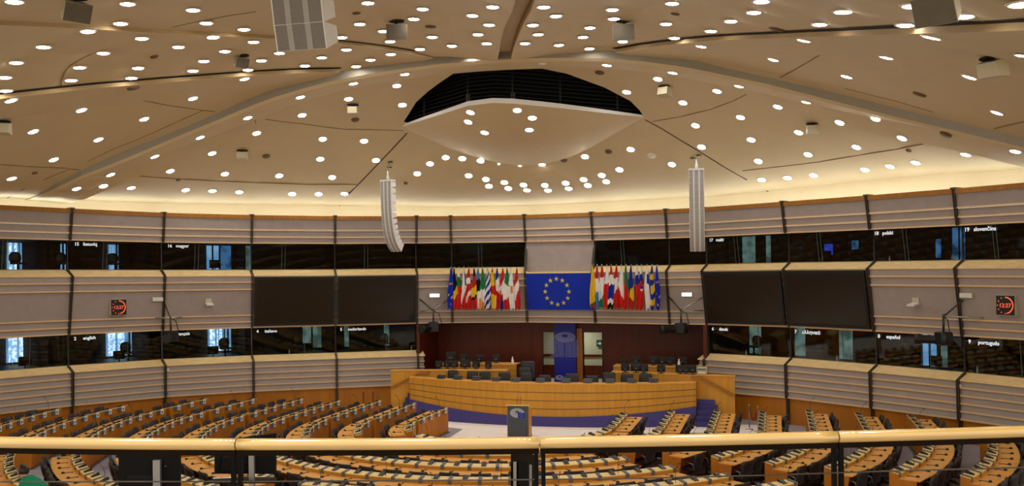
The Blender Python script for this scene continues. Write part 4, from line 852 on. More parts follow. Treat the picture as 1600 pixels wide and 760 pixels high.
LEND = [.4, 1.4, 1.9, 1.6, 1.6, .7, -.2, -9, -9]; REND = [.3, 1.3, 1.75, 1.6, 2.1, 1.2, .4, -9, -9]
for k in range(9):
    RL_, RR_ = 3.46 + 1.72 * k, 3.46 + 1.665 * k; R_ = RL_
    def arc(a0, a1):
        m_ = max(3, int(abs(a1 - a0) / 4) + 2); A = [math.radians(lerp(a0, a1, i / (m_ - 1))) for i in range(m_)]
        return [Vector((R_ * math.sin(a), -3 - R_ * math.cos(a), 0)) for a in A], [Vector((math.sin(a), -math.cos(a), 0)) for a in A]
    y0, y1 = -2.85, LEND[k]
    desk_row([Vector((-R_, lerp(y1, y0, i / 3), 0)) for i in range(4)], [Vector((-1, 0, 0))] * 4, k, 'LL', 'rostrum end', '') if y1 - y0 > .6 else None
    y1 = REND[k]; R_ = RR_
    desk_row([Vector((R_, lerp(y1, y0, i / 3), 0)) for i in range(4)], [Vector((1, 0, 0))] * 4, k, 'RL', 'rostrum end', '') if y1 - y0 > .6 else None
    g = math.degrees(.14 / R_); b0 = 57 + .9 * max(0, k - 1); c1 = 42 + 2.2 * max(0, k - 1)
    desk_row(*arc(78 if k == 8 else 90 - g, b0), k, 'RA', 'straight block', '')
    R_ = RL_; desk_row(*arc(-83.7 if k == 8 else -90 + g, -b0), k, 'LA', 'straight block', '')
    if k < 4: desk_row(*arc(-c1, c1), k, 'C', 'left aisle', '')
    else:
        desk_row(*arc(-c1, -22), k, 'CL', 'left aisle', ''); desk_row(*arc(-15, c1), k, 'C', 'left aisle', '')
print('chairs', NCH)
# ------------------------------------------------------------------ rostrum
RB, CY0 = 15.5, 17.85
RX = -.27
def ry(x, r=RB): return CY0 - math.sqrt(r * r - (x - RX) ** 2)
def rbot(x): return .36 + .40 * ((x - RX) / 6.2) ** 2
ro = thing('rostrum', (0, 3.2, 0), 'long curved oak rostrum desk with four board courses in the middle', 'rostrum')
XS = [lerp(RX - 6.2, RX + 6.2, i / 40) for i in range(41)]; ZT = 1.71
mb = MB()
for c in range(4):
    zz = lambda x, f: lerp(ZT, rbot(x), f)
    for a, b in zip(XS, XS[1:]):
        f0, f1 = c / 4, (c + 1) / 4; ya, yb = ry(a) + .33 + .02 * c, ry(b) + .33 + .02 * c
        mb.quad((a, ya, zz(a, f1)), (b, yb, zz(b, f1)), (b, yb - .0, zz(b, f0)), (a, ya, zz(a, f0)))
        mb.quad((a, ya, zz(a, f1)), (a, ya + .05, zz(a, f1) + .001), (b, yb + .05, zz(b, f1) + .001), (b, yb, zz(b, f1)), 1)
        if c: mb.quad((a, ya - .03, zz(a, f0) + .0), (b, yb - .03, zz(b, f0)), (b, yb - .004, zz(b, f0) - .035), (a, ya - .004, zz(a, f0) - .035), 1)
for s in (-1, 1):
    x = RX + 6.2 * s; y = ry(x) + .33; mb.quad((x, y, rbot(x)), (x, y + .8, rbot(x)), (x, y + .8, ZT), (x, y, ZT))
mb.build('front_boards', ['oak', 'joint'], ro)
mb = MB(); mb.loft([[(x, ry(x) + .31, ZT), (x, ry(x) + .8, ZT), (x, ry(x) + .8, ZT + .035), (x, ry(x) + .31, ZT + .035)] for x in XS]); mb.build('desktop', 'top', ro)
mb = MB()
for a, b in zip(XS, XS[1:]):
    mb.quad((a, ry(a), 0), (b, ry(b), 0), (b, ry(b) + .36, rbot(b) + .01), (a, ry(a) + .36, rbot(a) + .01), 0)
for s in (-1, 1):
    x = RX + 6.2 * s; mb.poly([(x, ry(x), 0), (x, ry(x) + .36, rbot(x)), (x, 4.2, rbot(x)), (x, 4.2, 0)], 0)
mb.build('carpet_plinth', 'blue', ro)
# platform floor behind
mb = MB(); mb.loft([[(x, ry(x) + .4, .84), (x, 9.7, .84), (x, 9.7, .9), (x, ry(x) + .4, .9)] for x in XS]); mb.build('floor_stage', 'blue', kind='structure')
# carpeted steps either side
for s, nm in ((1, 'right'), (-1, 'left')):
    t = thing('stair', (6.7 * s, 4.0, 0), 'blue carpeted curved steps at the %s end of the rostrum' % nm, 'steps')
    for j in range(5):
        mb = MB(); x0, x1 = 6.22 + RX * s, 7.05 - .11 * j; yA = 3.45 + .24 * j
        pl = [Vector((s * x0, 4.3, 0)), Vector((s * x0, yA + .05, 0)), Vector((s * lerp(x0, x1, .4), yA, 0)), Vector((s * lerp(x0, x1, .8), yA + .05, 0)), Vector((s * x1, yA + .22, 0)), Vector((s * (x1 + .04), 4.22, 0))]
        mb.prism(pl, (0, 0, .2 * j), (0, 0, .2 * j + .2)); mb.build('step', 'blue', t)
    # wing wall with sloping handrail
    w = thing('stair_parapet', (6.6 * s, 4.8, 0), 'oak wing wall with sloping handrail, %s of the rostrum' % nm, 'partition')
    mb = MB(); mb.hexa([(s * 2.3, 4.9, 0), (s * 7.45, 4.25, 0), (s * 7.45, 4.37, 0), (s * 2.3, 5.02, 0)], [(s * 2.3, 4.9, 1.97), (s * 7.45, 4.25, 1.97), (s * 7.45, 4.37, 1.97), (s * 2.3, 5.02, 1.97)]); mb.build('panel', 'oak', w)
    mb = MB(); mb.hexa([(s * 2.3, 4.86, 1.97), (s * 7.47, 4.21, 1.97), (s * 7.47, 4.6, 1.97), (s * 2.3, 5.5, 1.97)], [(s * 2.3, 4.86, 2.0), (s * 7.47, 4.21, 2.0), (s * 7.47, 4.6, 2.0), (s * 2.3, 5.5, 2.0)]); mb.build('capping', 'top', w)
    mb = MB(); y_ = lambda x: lerp(4.9, 4.25, (x - 2.3) / 5.15) - .10
    pl = [(5.7, 1.90), (6.1, 1.90), (7.4, 1.22)]
    for (xa, za), (xb, zb) in zip(pl, pl[1:]): mb.hexa([(s * xa, y_(xa) - .03, za - .05), (s * xb, y_(xb) - .03, zb - .05), (s * xb, y_(xb) + .09, zb - .05), (s * xa, y_(xa) + .09, za - .05)], [(s * xa, y_(xa) - .03, za + .05), (s * xb, y_(xb) - .03, zb + .05), (s * xb, y_(xb) + .09, zb + .05), (s * xa, y_(xa) + .09, za + .05)])
    mb.build('handrail', 'trimwood', w)
    u = thing('secretariat_desk', (4.2 * s, 6.3, .9), 'oak secretariat desk on the upper tier, %s of the doorways' % nm, 'desk')
    xa, xb = (2.2, 5.8); mb = MB(); mb.box(min(s * xa, s * xb), max(s * xa, s * xb), 6.2, 6.3, .9, 2.10); mb.build('front_panel', 'oak', u)
    mb = MB(); mb.box(min(s * xa, s * xb), max(s * xa, s * xb), 6.16, 7.0, 2.10, 2.14); mb.build('worktop', 'top', u)
# rostrum chairs, terminals
def simple_chair(x, y, z, w, h, lab, m='seat'):
    t = thing('stage_chair', (x, y, z), lab, 'chair', 'chairs behind the rostrum')
    MB().rbox(-w / 2 + x, w / 2 + x, y - .25, y + .22, z + .42, z + .52, .05).build('seat', m, t)
    b = MB(); b.loft([[Vector((x + u * wv, y + yy_ - .04 * u * u + dy, zz_)) for u, dy in ((-1, -.03), (-.5, -.035), (0, -.035), (.5, -.035), (1, -.03), (1, .03), (.5, .035), (0, .035), (-.5, .035), (-1, .03))] for zz_, wv, yy_ in ((z + .48, w * .46, .2), (z + .7, w * .5, .22), (z + h - .08, w * .5, .27), (z + h, w * .44, .28))], 0, True, True); b.build('backrest', m, t)
    b = MB(); b.lathe([(.03, .03), (.03, .43)], (x, y, z), 0, 8)
    for k in range(5): a = 2 * PI * k / 5; b.tube([(x, y, z + .07), (x + .28 * math.cos(a), y + .28 * math.sin(a), z + .03)], .022, 0, 5)
    b.build('pedestal', 'blackp', t)
for k, (px, w, h) in enumerate(((705, .46, 1.12), (736, .48, 1.12), (755.5, .50, 1.12), (786, .52, 1.12), (820, .54, 1.12), (849.5, .54, 1.04), (892, .54, 1.12), (924, .52, 1.04), (950, .54, 1.18), (978.5, .52, 1.10), (1007.5, .52, 1.12))):
    p = PY(px, 590, 3.9); p = PY(px, 590, ry(p.x) + 1.3); simple_chair(p.x, p.y, .9, w, h, 'dark chair behind the rostrum, %s from the left' % nth(k + 1))
p = PY(823, 575, 5.6); simple_chair(p.x, p.y, .9, .66, 1.42, 'tall black high-backed chair left of the doorways')
p = PY(818, 580, 5.0); simple_chair(p.x, p.y, .9, .56, 1.2, 'black chair before the tall high-backed chair')
for k, px in enumerate((689.5, 715.4, 744, 775, 806, 844, 884, 918, 953, 987, 1021)):
    y = ry(PY(px, 595, 3.2).x) + .55; p = PY(px, 595, y); x = p.x
    t = thing('desk_terminal', (x, y, ZT + .035), 'small dark tilted terminal on the rostrum, %s from the left' % nth(k + 1), 'terminal', 'terminals on the rostrum')
    MB().box(x - .10, x + .10, y - .08, y + .08, ZT + .035, ZT + .05).build('foot', 'blackp', t)
    b = MB(); b.hexa([(x - .19, y - .10, ZT + .05), (x + .19, y - .10, ZT + .05), (x + .19, y - .07, ZT + .05), (x - .19, y - .07, ZT + .05)], [(x - .19, y + .12, ZT + .19), (x + .19, y + .12, ZT + .19), (x + .19, y + .15, ZT + .18), (x - .19, y + .15, ZT + .18)]); b.build('panel', 'bezel', t)
    b = MB(); b.box(x - .19, x + .19, y + .10, y + .15, ZT + .18, ZT + .2); b.build('top_edge', 'arm', t)
def monitor(px, y, z, w, h, lab, rot=0.0, m='blackp', name='monitor'):
    p = PY(px, 570, y); x = p.x; t = thing(name, (x, y, z), lab, 'monitor', 'monitors on the secretariat desks'); mw = frame((x, y, z), (math.cos(rot), math.sin(rot), 0), (-math.sin(rot), math.cos(rot), 0), UPV)
    MB().rbox(-.13, .13, -.09, .09, 0, .02, .03, 0, mw).build('foot', m, t); MB().box(-.03, .03, -.05, -.02, .02, h * .6, 0, mw).build('stand', m, t)
    b = MB(); b.box(-w / 2, w / 2, -.01, .03, .06, .06 + h, 0, mw); b.hexa([mw @ Vector(q) for q in ((-w * .3, -.07, .14), (w * .3, -.07, .14), (w * .4, -.01, .1), (-w * .4, -.01, .1))], [mw @ Vector(q) for q in ((-w * .3, -.07, h * .8), (w * .3, -.07, h * .8), (w * .4, -.01, h * .9), (-w * .4, -.01, h * .9))]); b.build('housing', m, t)
    MB().box(-.05, .05, -.075, -.07, h * .45, h * .55, 0, mw).build('badge', 'greyp', t)
for k, (px, w, h) in enumerate(((686, .34, .30), (699, .36, .30), (710, .34, .30), (727, .5, .36), (744, .36, .28), (763, .30, .28))): monitor(px, 5.25 if px > 690 else 5.1, 2.0, w, h, 'black monitor back on the left wing wall tier, %s from the left' % nth(k + 1), .1 * (k % 3 - 1))
for k, (px, w, h) in enumerate(((705, .48, .44), (725, .36, .34), (749, .36, .32), (775, .36, .34))): monitor(px, 6.6, 2.14, w, h, 'black monitor on the upper left desk, %s from the left' % nth(k + 1), .08 * k)
for k, (px, w, h) in enumerate(((977, .36, .30), (994, .48, .38), (1006, .36, .3), (1033, .34, .3), (1063, .40, .32), (1072, .34, .32), (1082, .32, .34))): monitor(px, 4.85 - (px - 977) * .003, 2.0, w, h, 'black monitor back on the right wing wall tier, %s from the left' % nth(k + 1), -.1 * (k % 3 - 1))
for k, (px, w, h) in enumerate(((976, .34, .2), (994, .38, .34), (1021, .4, .34), (1035, .4, .32), (1047, .44, .32), (1066, .4, .32))): monitor(px, 6.6, 2.14, w, h, 'black monitor on the upper right desk, %s from the left' % nth(k + 1), -.06 * k)
p = PY(1097, 580, 4.75); x, y = p.x, p.y; t = thing('printer', (x, y, 2.0), 'light grey box printer at the right end of the wing wall tier', 'printer')
MB().rbox(x - .21, x + .21, y - .18, y + .18, 2.0, 2.3, .03).build('body', 'lightgrey', t); MB().box(x - .15, x + .15, y - .20, y - .18, 2.04, 2.10).build('tray', 'label', t); MB().box(x - .17, x + .17, y - .185, y - .18, 2.18, 2.24).build('control_panel', 'greyp', t)
for px, y, z, lab in ((801, 6.5, 2.14, 'small white bottle on the upper left desk'), (1061, 6.4, 2.14, 'small white bottle on the upper right desk'), (1077, 4.8, 2.0, 'small white bottle before the right tier monitors')):
    p = PY(px, 575, y); tag(MB().lathe([(.05, 0), (.06, .02), (.06, .16), (.025, .24), (.025, .30), (.01, .31)], (p.x, y, z), 0, 10).build('bottle', 'label'), lab, 'bottle')
# ------------------------------------------------------------------ lectern
LC_ = PD(809.5, 660, 36.6); lx, ly = LC_.x, LC_.y; ang = math.atan2(-(EYE.x - lx), -(EYE.y - ly) * -1) if False else 0.0
fwd = Vector((EYE.x - lx, EYE.y - ly, 0)).normalized(); fwd = Matrix.Rotation(math.radians(-12), 3, 'Z') @ fwd; sd = Vector((-fwd.y, fwd.x, 0))
mw = frame((lx, ly, .02), sd, -fwd, UPV); t = thing('lectern', (lx, ly, .02), 'slate-fronted oak lectern with round emblem in front of the rostrum', 'lectern')
zt = PD(809.5, 634.5, 36.3).z - .02
MB().rbox(-.42, .42, -.02, .62, 0, .08, .03, 0, mw).build('base', 'desk', t)
MB().box(-.40, .40, -.05, 0, .08, zt - .04, 0, mw).build('front_panel', 'lect', t)
for s in (-1, 1): MB().hexa([mw @ Vector(q) for q in ((s * .40 - .02, .0, .08), (s * .40 + .02, 0, .08), (s * .40 + .02, .55, .08), (s * .40 - .02, .55, .08))], [mw @ Vector(q) for q in ((s * .40 - .02, 0, zt - .04), (s * .40 + .02, 0, zt - .04), (s * .40 + .02, .5, zt - .16), (s * .40 - .02, .5, zt - .16))]).build('side_panel', 'oak', t)
MB().hexa([mw @ Vector(q) for q in ((-.43, -.06, zt - .04), (.43, -.06, zt - .04), (.43, .55, zt - .2), (-.43, .55, zt - .2))], [mw @ Vector(q) for q in ((-.43, -.06, zt), (.43, -.06, zt), (.43, .55, zt - .16), (-.43, .55, zt - .16))]).build('top', 'ledge', t)
for s in (-.05, .08): MB().tube([mw @ Vector(q) for q in ((s, .1, zt - .05), (s, .08, zt + .15), (s + .01, .14, zt + .27))], .009, 0, 6).build('microphone', 'blackp', t)
# emblem on the lectern panel (built in its own frame)
def emblem_local(mw, t):
    rx, rz = .27, .175; cx_, cz_ = -.02, zt - .31; mb = MB()
    for s, n in ((.36, 14), (.56, 22), (.76, 28), (.94, 34)):
        for j in range(n):
            a0, a1 = 2 * PI * (j + .1) / n, 2 * PI * (j + .9) / n; am = (a0 + a1) / 2
            if math.cos(am) * s > .12 and math.sin(am) * s < .0: continue
            q = lambda a, r: mw @ Vector((cx_ + math.cos(a) * r * rx, -.055, cz_ + math.sin(a) * r * rz + (1 - r) * rz * .3))
            mb.quad(q(a0, s - .075), q(a1, s - .075), q(a1, s + .075), q(a0, s + .075))
    mb.build('emblem', 'logo', t); MB().box(cx_ + .03, cx_ + .29, -.058, -.05, cz_ - .17, cz_ + .01, 0, mw).build('emblem_flag', 'euwall', t)
    st = MB()
    for k in range(12): a = 2 * PI * k / 12; c = mw @ Vector((cx_ + .16 + .055 * math.cos(a), -.06, cz_ - .08 + .055 * math.sin(a))); st.poly([c + sd * (.011 * math.sin(4 * PI * j / 5)) + UPV * (.011 * math.cos(4 * PI * j / 5)) for j in (0, 1, 2, 3, 4)])
    st.build('emblem_stars', 'star', t)
emblem_local(mw, t)
# ------------------------------------------------------------------ rope stanchions
def stanchion(px, y, lab, m='steel'):
    p = PY(px, 640, y); t = thing('stanchion', (p.x, y, fz(p.x, y)), lab, 'stanchion', 'rope stanchions'); z = fz(p.x, y)
    MB().lathe([(.17, 0), (.17, .02), (.03, .05), (.022, .1)], (p.x, y, z), 0, 14).build('foot', 'steel', t); MB().lathe([(.022, .08), (.022, .92), (.035, .93), (.035, .99), (.01, 1.02)], (p.x, y, z), 0, 10).build('post', m, t); return Vector((p.x, y, z + .9))
a = stanchion(1170.5, 3.3, 'chrome rope stanchion left of the pair by the right wall'); b = stanchion(1184, 2.9, 'chrome rope stanchion right of the pair by the right wall')
tag(MB().tube([lerp(a, b, k / 8) - Vector((0, 0, .5 * math.sin(PI * k / 8))) for k in range(9)], .022).build('barrier_rope', 'red'), 'red rope slung between the chrome stanchions', 'rope')
a = stanchion(568, 4.2, 'stanchion with red belt by the left wall, left one', 'red'); b = stanchion(583, 4.3, 'stanchion with red belt by the left wall, right one', 'red')
# ------------------------------------------------------------------ gallery edge: handrail, posts, cable, small monitors
def GP(px, d, py): return PD(px, py, d)
gl = MB(); q = [EYE + RGT * a + FWD * b for a, b in ((-4.5, -2), (4.5, -2), (4.5, 6.2), (-4.5, 6.2))]
gl.prism([Vector((p.x, p.y, 0)) for p in q], (0, 0, 4.5), (0, 0, 4.7)); gl.build('floor_gallery', 'carpet', kind='structure')
def rail_pt(px, dz=0.0):
    u = (px - 800) / 800; d = 4.0 + .12 * u * u; v = 275 + (-11 if px < 800 else -8) * u * u
    return PD(px, HOR - ROLL * (px - 800) + v + 0, d) + Vector((0, 0, dz))
t = thing('guard_rail', rail_pt(843) * 1.0 - Vector((0, 0, 1.07)), 'varnished beech handrail on dark posts along the gallery front', 'railing')
cuts = [-140, 370, 843, 1308, 1760]
for a, b in zip(cuts, cuts[1:]):
    xs = [lerp(a + 1.2, b - 1.2, k / 14) for k in range(15)]
    MB().tube([rail_pt(x) for x in xs], .0255, 0, 20).build('handrail', 'rail', t)
    MB().loft([[rail_pt(x) + Vector((0, 0, z)) + FWD * y for y, z in ((-.014, -.021), (.02, -.021), (.02, -.044), (-.014, -.044))] for x in xs]).build('bearing_strip', 'raild', t)
for px in (370, 843, 1308):
    p = rail_pt(px)
    for s in (-.0145, .0145): MB().prism([p + RGT * (s + a) + FWD * b for a, b in ((-.0085, -.012), (.0085, -.012), (.0085, .012), (-.0085, .012))], (0, 0, 4.7 - p.z), (0, 0, -.042)).build('post', 'matte', t)
    MB().prism([p + RGT * a + FWD * b for a, b in ((-.026, .0), (.026, .0), (.026, .01), (-.026, .01))], (0, 0, -.3), (0, 0, -.27)).build('post_spacer', 'matte', t)
MB().tube([PD(px, py, 4.03) for px, py in ((-140, 754), (0, 753.5), (400, 753), (800, 750.5), (1000, 748), (1200, 743), (1380, 737), (1600, 731), (1760, 726))], .0032, 0, 8).build('cable', 'post', t)
def desk_monitor(x0, x1, y0l, y0r, y1, d, pole, lab, yawd=0.0):
    c = PD((x0 + x1) / 2, (y0l + y1) / 2, d); t = thing('gallery_monitor', Vector((c.x, c.y, 4.7)), lab, 'monitor', 'monitors at the gallery edge')
    dl, dr = d - yawd, d + yawd
    a, b, c2, e = PD(x0, y1, dl), PD(x1, y1, dr), PD(x1, y0r, dr), PD(x0, y0l, dl); back = FWD * .03
    m = MB(); m.hexa([a, b, b + back, a + back], [e, c2, c2 + back, e + back]); m.build('housing', 'matte', t)
    i = MB(); n = -FWD * .02; q = lambda u, v: lerp(lerp(a, b, u), lerp(e, c2, u), v)
    i.hexa([q(.12, .1), q(.62, .1), q(.62, .1) + n, q(.12, .1) + n], [q(.15, .55), q(.6, .55), q(.6, .5) + n, q(.15, .5) + n]); i.build('rear_bulge', 'matte', t)
    if pole:
        p0, p1 = PD(pole[0], pole[2], d - .03), PD(pole[1], pole[2], d - .03); w = p1 - p0
        m = MB(); m.hexa([Vector((p0.x, p0.y, 4.7)), Vector((p1.x, p1.y, 4.7)), Vector((p1.x, p1.y, 4.7)) + FWD * .025, Vector((p0.x, p0.y, 4.7)) + FWD * .025], [p0, p1, p1 + FWD * .025, p0 + FWD * .025]); m.build('pole', 'arm', t)
    else:
        p0 = lerp(a, b, .5); MB().tube([Vector((p0.x, p0.y, 4.7)), p0 + Vector((0, 0, .05))], .012).build('pole', 'arm', t)
    return t, q
t, q = desk_monitor(185, 280, 697, 695, 800, 5.3, (238.5, 249.5, 720), 'black monitor back on a grey pole, under the left handrail')
p = q(.94, .86); MB().prism([p + RGT * a - FWD * .003 for a in (-.009, .009)] + [p + RGT * a - FWD * .001 for a in (.009, -.009)], (0, 0, 0), (0, 0, .028)).build('sticker', 'label', t)
for u, v in ((.78, .68), (.5, .52), (.2, .42)): p = q(u, v); MB().sphere(p - FWD * .004, .003, 0, 6, 4).build('screw', 'arm', t)
t, q = desk_monitor(335, 430, 691, 678, 741, 5.0, (388, 396, 690), 'black monitor back beside the handrail post, taller than the handrail', .08)
p = PD(350, 747, 4.9); MB().tube([PD(333, 748, 4.95), PD(365, 746.5, 4.95)], .0028).build('shelf_glint', 'label', t)  # white strip painted as the reflection along the shelf
MB().hexa([PD(318, 753, 4.9), PD(432, 753, 4.9), PD(432, 746, 5.2), PD(345, 746, 5.2)], [PD(318, 756, 4.9), PD(432, 756, 4.9), PD(432, 749, 5.2), PD(345, 749, 5.2)]).build('shelf', 'matte', t)
p = q(.25, .3); MB().prism([p + RGT * a - FWD * .003 for a in (-.006, .006)] + [p + RGT * a - FWD * .001 for a in (.006, -.006)], (0, 0, -.02), (0, 0, .012)).build('sticker', 'label', t)
c = PD(817, 735, 5.2); t = thing('gallery_monitor', Vector((c.x, c.y, 4.7)), 'brown-black monitor seen edge-on beside the central handrail post', 'monitor', 'monitors at the gallery edge')
MB().hexa([PD(798, 790, 5.1), PD(836, 790, 5.5), PD(838, 790, 5.52), PD(802, 790, 5.12)], [PD(798, 703, 5.1), PD(836, 714, 5.5), PD(838, 712, 5.52), PD(802, 702, 5.12)]).build('housing', 'raild', t)
MB().hexa([PD(802, 790, 5.05), PD(807, 790, 5.05), PD(807, 790, 5.09), PD(802, 790, 5.09)], [PD(802, 722, 5.05), PD(807, 722, 5.05), PD(807, 722, 5.09), PD(802, 722, 5.09)]).build('pole', 'arm', t)
MB().hexa([PD(810, 790, 5.1), PD(824, 790, 5.15), PD(824, 790, 5.2), PD(810, 790, 5.2)], [PD(810, 721, 5.1), PD(824, 724, 5.15), PD(824, 724, 5.2), PD(810, 721, 5.2)]).build('rear_bulge', 'matte', t)
MB().hexa([PD(827, 790, 5.2), PD(831, 790, 5.2), PD(831, 790, 5.24), PD(827, 790, 5.24)], [PD(827, 726, 5.2), PD(831, 727, 5.2), PD(831, 727, 5.24), PD(827, 726, 5.24)]).build('bracket', 'arm', t)
# ------------------------------------------------------------------ person leaning between the desks, lower left corner
def person():
    c = PD(37, 738, 19.6); gx, gy = c.x, c.y; gz = fz(gx, gy); H = c.z + .1 - gz     # head centre fixes the height
    f = (Vector((-RGT.x, -RGT.y, 0)) * .9 + FWD * .42).normalized(); s = Vector((f.y, -f.x, 0))   # faces away and to the left, looking down
    t = thing('person', (gx, gy, gz), 'person in a green jersey with short dark hair, bending forward at the lower left', 'person')
    hz = c.z; sh = hz - .21; hip = gz + max(.75, (hz - gz) * .52)
    pt = lambda a, b, z: Vector((gx, gy, 0)) + s * a + f * b + Vector((0, 0, z))
    V = [pt(0, -.62, hip), pt(0, -.45, lerp(hip, sh, .5)), pt(0, -.24, sh - .08), pt(0, -.08, sh + .06), pt(0, .02, hz - .02), pt(0, .03, hz + .08)]
    Rr = [(.14, .11), (.14, .11), (.12, .09), (.055, .055), (.085, .10), (.07, .085)]
    E = [(0, 1), (1, 2), (2, 3), (3, 4), (4, 5)]
    def add(p, r, par): V.append(p); Rr.append((r, r)); E.append((par, len(V) - 1)); return len(V) - 1
    for q in (-1, 1):
        a = add(pt(q * .20, -.24, sh - .05), .075, 2); a = add(pt(q * .27, -.10, sh - .30), .05, a); a = add(pt(q * .16, .25, sh - .42), .038, a); a = add(pt(q * .14, .33, sh - .44), .03, a)
        for k in range(4): b = add(pt(q * (.14 + (k - 1.5) * .022), .39, sh - .45), .010, a); add(pt(q * (.14 + (k - 1.5) * .024), .43 - .006 * abs(k - 1), sh - .475), .008, b)
        b = add(pt(q * .10, .36, sh - .45), .011, a); add(pt(q * .085, .39, sh - .46), .009, b)
        a = add(pt(q * .10, -.62, hip - .08), .09, 0); a = add(pt(q * .11, -.50, lerp(gz, hip, .52)), .065, a); a = add(pt(q * .11, -.58, gz + .09), .04, a); add(pt(q * .12, -.42, gz + .045), .035, a)
    me = bpy.data.meshes.new('body'); me.from_pydata([tuple(v) for v in V], E, []); me.materials.append(M['skin'])
    o = obj('body', me, t); md = o.modifiers.new('skin', 'SKIN'); md.use_smooth_shade = True
    try:
        for k, r in enumerate(Rr): me.skin_vertices[0].data[k].radius = r; me.skin_vertices[0].data[k].use_root = (k == 0)
    except Exception as ex: print('skin', ex)
    ss = o.modifiers.new('sub', 'SUBSURF'); ss.levels = 1; ss.render_levels = 1
    # jersey: torso and sleeves following the body
    b = MB()
    rings = []
    for fr_, a, b2 in ((0, .23, .24), (.25, .235, .24), (.5, .25, .25), (.75, .275, .25), (.92, .27, .22), (1.04, .20, .15), (1.12, .10, .09)):
        z = lerp(hip - .08, sh + .03, fr_); cc = pt(0, lerp(-.64, -.19, fr_), z); rings.append([cc + s * (math.cos(2 * PI * j / 16) * a) + f * (math.sin(2 * PI * j / 16) * b2) for j in range(16)])
    b.loft(rings, 0, True, True)
    for q in (-1, 1): b.tube([pt(q * .16, -.22, sh - .04), pt(q * .22, -.22, sh - .10), pt(q * .265, -.13, sh - .24)], [.10, .115, .10], 0, 12)
    b.build('jersey', 'shirt', t)
    b = MB(); b.lathe([(.07, 0), (.075, .02), (.06, .02)], pt(0, -.13, sh + .02), 0, 12, (f * .4 + UPV)); b.build('collar', 'shirt', t)
    b = MB(); b.box(-.05, .05, -.002, .004, -.07, .05, 0, frame(pt(.02, -.585, lerp(hip, sh, .5)), s, -f, UPV)); b.build('back_print', 'star', t)
    b = MB()
    for q in (-1, 1): b.tube([pt(q * .10, -.62, hip), pt(q * .11, -.50, lerp(gz, hip, .52)), pt(q * .11, -.58, gz + .08)], [.115, .085, .06], 0, 12)
    b.build('trousers', 'trouser', t)
    # head details: hair cap, ears, nose, eyes, mouth
    hd = pt(0, .03, hz + .02); b = MB(); rings = []
    for k in range(7):
        th = PI * .62 * k / 6; rings.append([hd + Vector((0, 0, math.cos(th) * .135)) + (s * math.cos(2 * PI * j / 16) * .105 + f * (math.sin(2 * PI * j / 16) * .125 - .02 - .02 * k / 6 * (1 if math.sin(2 * PI * j / 16) > 0 else -.3))) * max(.05, math.sin(th)) for j in range(16)])
    b.loft(rings, 0, True, True); b.build('hair', 'hair', t)
    for q in (-1, 1):
        MB().sphere(hd + s * q * .10 - Vector((0, 0, .03)), .03, 0, 8, 6, (.5, .8, 1.2)).build('ear', 'skin', t)
        MB().sphere(hd + s * q * .035 + f * .105 - Vector((0, 0, .02)), .012, 0, 8, 6).build('eye', 'label', t)
    MB().sphere(hd + f * .125 - Vector((0, 0, .055)), .02, 0, 8, 6, (.8, 1, 1.3)).build('nose', 'skin', t)
    MB().sphere(hd + f * .11 - Vector((0, 0, .10)), .022, 0, 8, 6, (1.2, .5, .35)).build('mouth', 'flag_dr', t)
person()
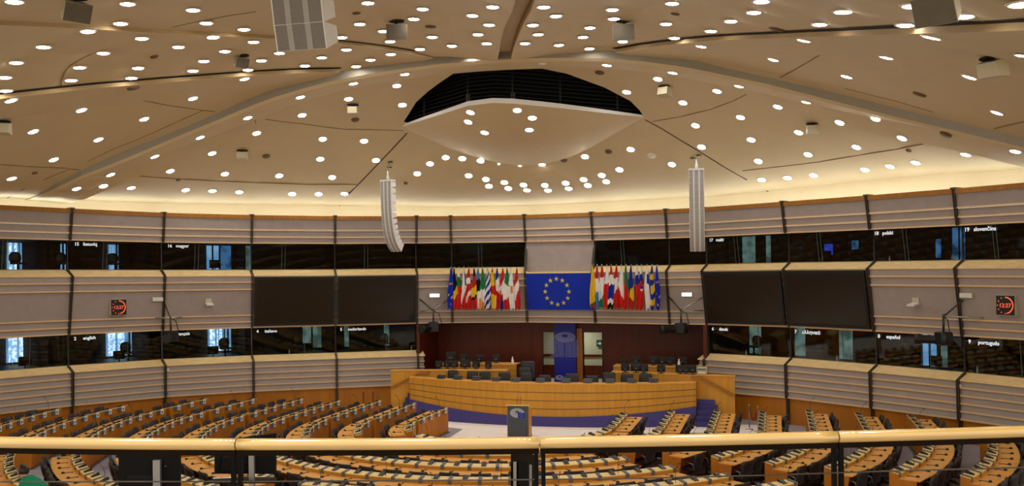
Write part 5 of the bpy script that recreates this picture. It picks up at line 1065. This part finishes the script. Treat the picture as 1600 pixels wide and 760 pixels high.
# ------------------------------------------------------------------ things inside the booths
def booth_item(kind, i, px, up, lab):
    zb = 6.45 if up else 2.59; o = -.42 if kind != 'booth_chair' else -1.25; t_ = wt(i, px)
    lo, hi = -.1, 1.1
    for _ in range(25):
        mid = (lo + hi) / 2
        if proj(wq(i, mid, o, zb + .3))[0] < px: lo = mid
        else: hi = mid
    p = wq(i, lo, o, zb); mw = frame(p, wdir(i), -wnor(i), UPV); t = thing(kind, p, lab, {'booth_chair': 'chair', 'booth_monitor': 'monitor', 'booth_bottle': 'bottle'}[kind], kind.replace('_', ' ') + 's behind the glass')
    if kind == 'booth_monitor':
        MB().rbox(-.12, .12, -.08, .08, 0, .02, .03, 0, mw).build('foot', 'matte', t); MB().box(-.02, .02, -.02, .02, .02, .3, 0, mw).build('stand', 'matte', t); MB().rbox(-.25, .25, -.02, .02, .14, .50, .015, 0, mw).build('panel', 'matte', t)
    elif kind == 'booth_chair':
        MB().lathe([(.22, -.5), (.05, -.46), (.04, -.1)], p + Vector((0, 0, .4)), 0, 8).build('pedestal', 'matte', t); MB().rbox(-.24, .24, -.24, .24, .28, .36, .06, 0, mw).build('seat', 'seat', t)
        b = MB(); b.loft([[mw @ Vector((u * w, .22 + .03 * abs(u) + dy, z)) for u, dy in ((-1, 0), (-.5, -.03), (0, -.04), (.5, -.03), (1, 0), (.5, .04), (0, .05), (-.5, .04))] for z, w in ((.34, .2), (.5, .25), (.66, .24), (.76, .16), (.79, .06))], 0, True, True); b.build('backrest', 'seat', t)
    else: MB().lathe([(.03, 0), (.035, .02), (.035, .15), (.014, .21), (.014, .25)], p, 0, 8).build('glass_body', 'bottle', t)
BN = {0: 'far left', 1: 'english' , 2: 'français', 3: 'italiano', 4: 'nederlands', 10: 'dansk', 11: 'ελληνικά', 12: 'español', 13: 'português'}; UN = {0: 'far left upper', 1: 'lietuvių', 2: 'magyar', 10: 'malti', 12: 'polski', 13: 'slovenčina', 11: 'unlettered upper right'}
for kind, lst in (('booth_monitor', ((0, 39, 0), (1, 186, 0), (2, 333, 0), (2, 336, 1), (3, 480, 0), (12, 1462, 0), (11, 1290, 1), (13, 1560, 0))), ('booth_chair', ((0, 28, 1), (0, 100, 1), (1, 180, 1), (2, 352, 0), (1, 200, 0), (3, 465, 0), (4, 600, 0), (10, 1178, 0), (11, 1290, 0), (13, 1590, 1), (12, 1410, 0))), ('booth_bottle', ((0, 20, 0), (1, 178, 0), (3, 452, 0), (4, 643, 0), (10, 1166, 0), (11, 1308, 0), (12, 1390, 1), (13, 1527, 0), (12, 1488, 1)))):
    for i, px, up in lst: booth_item(kind, i, px, up, {'booth_monitor': 'dark monitor', 'booth_chair': 'dark round-backed chair', 'booth_bottle': 'small pale bottle'}[kind] + ' behind the glass of the %s booth' % ((UN if up else BN)[i]))

# lettering becomes real meshes
bpy.context.view_layer.update(); DG = bpy.context.evaluated_depsgraph_get()
for o in [o for o in S.objects if o.type == 'FONT']:
    me = bpy.data.meshes.new_from_object(o.evaluated_get(DG)); n = bpy.data.objects.new('tmp', me); COL.objects.link(n)
    n.parent = o.parent; n.matrix_parent_inverse = o.matrix_parent_inverse.copy(); n.matrix_basis = o.matrix_basis.copy(); nm = o.name; bpy.data.objects.remove(o); n.name = nm
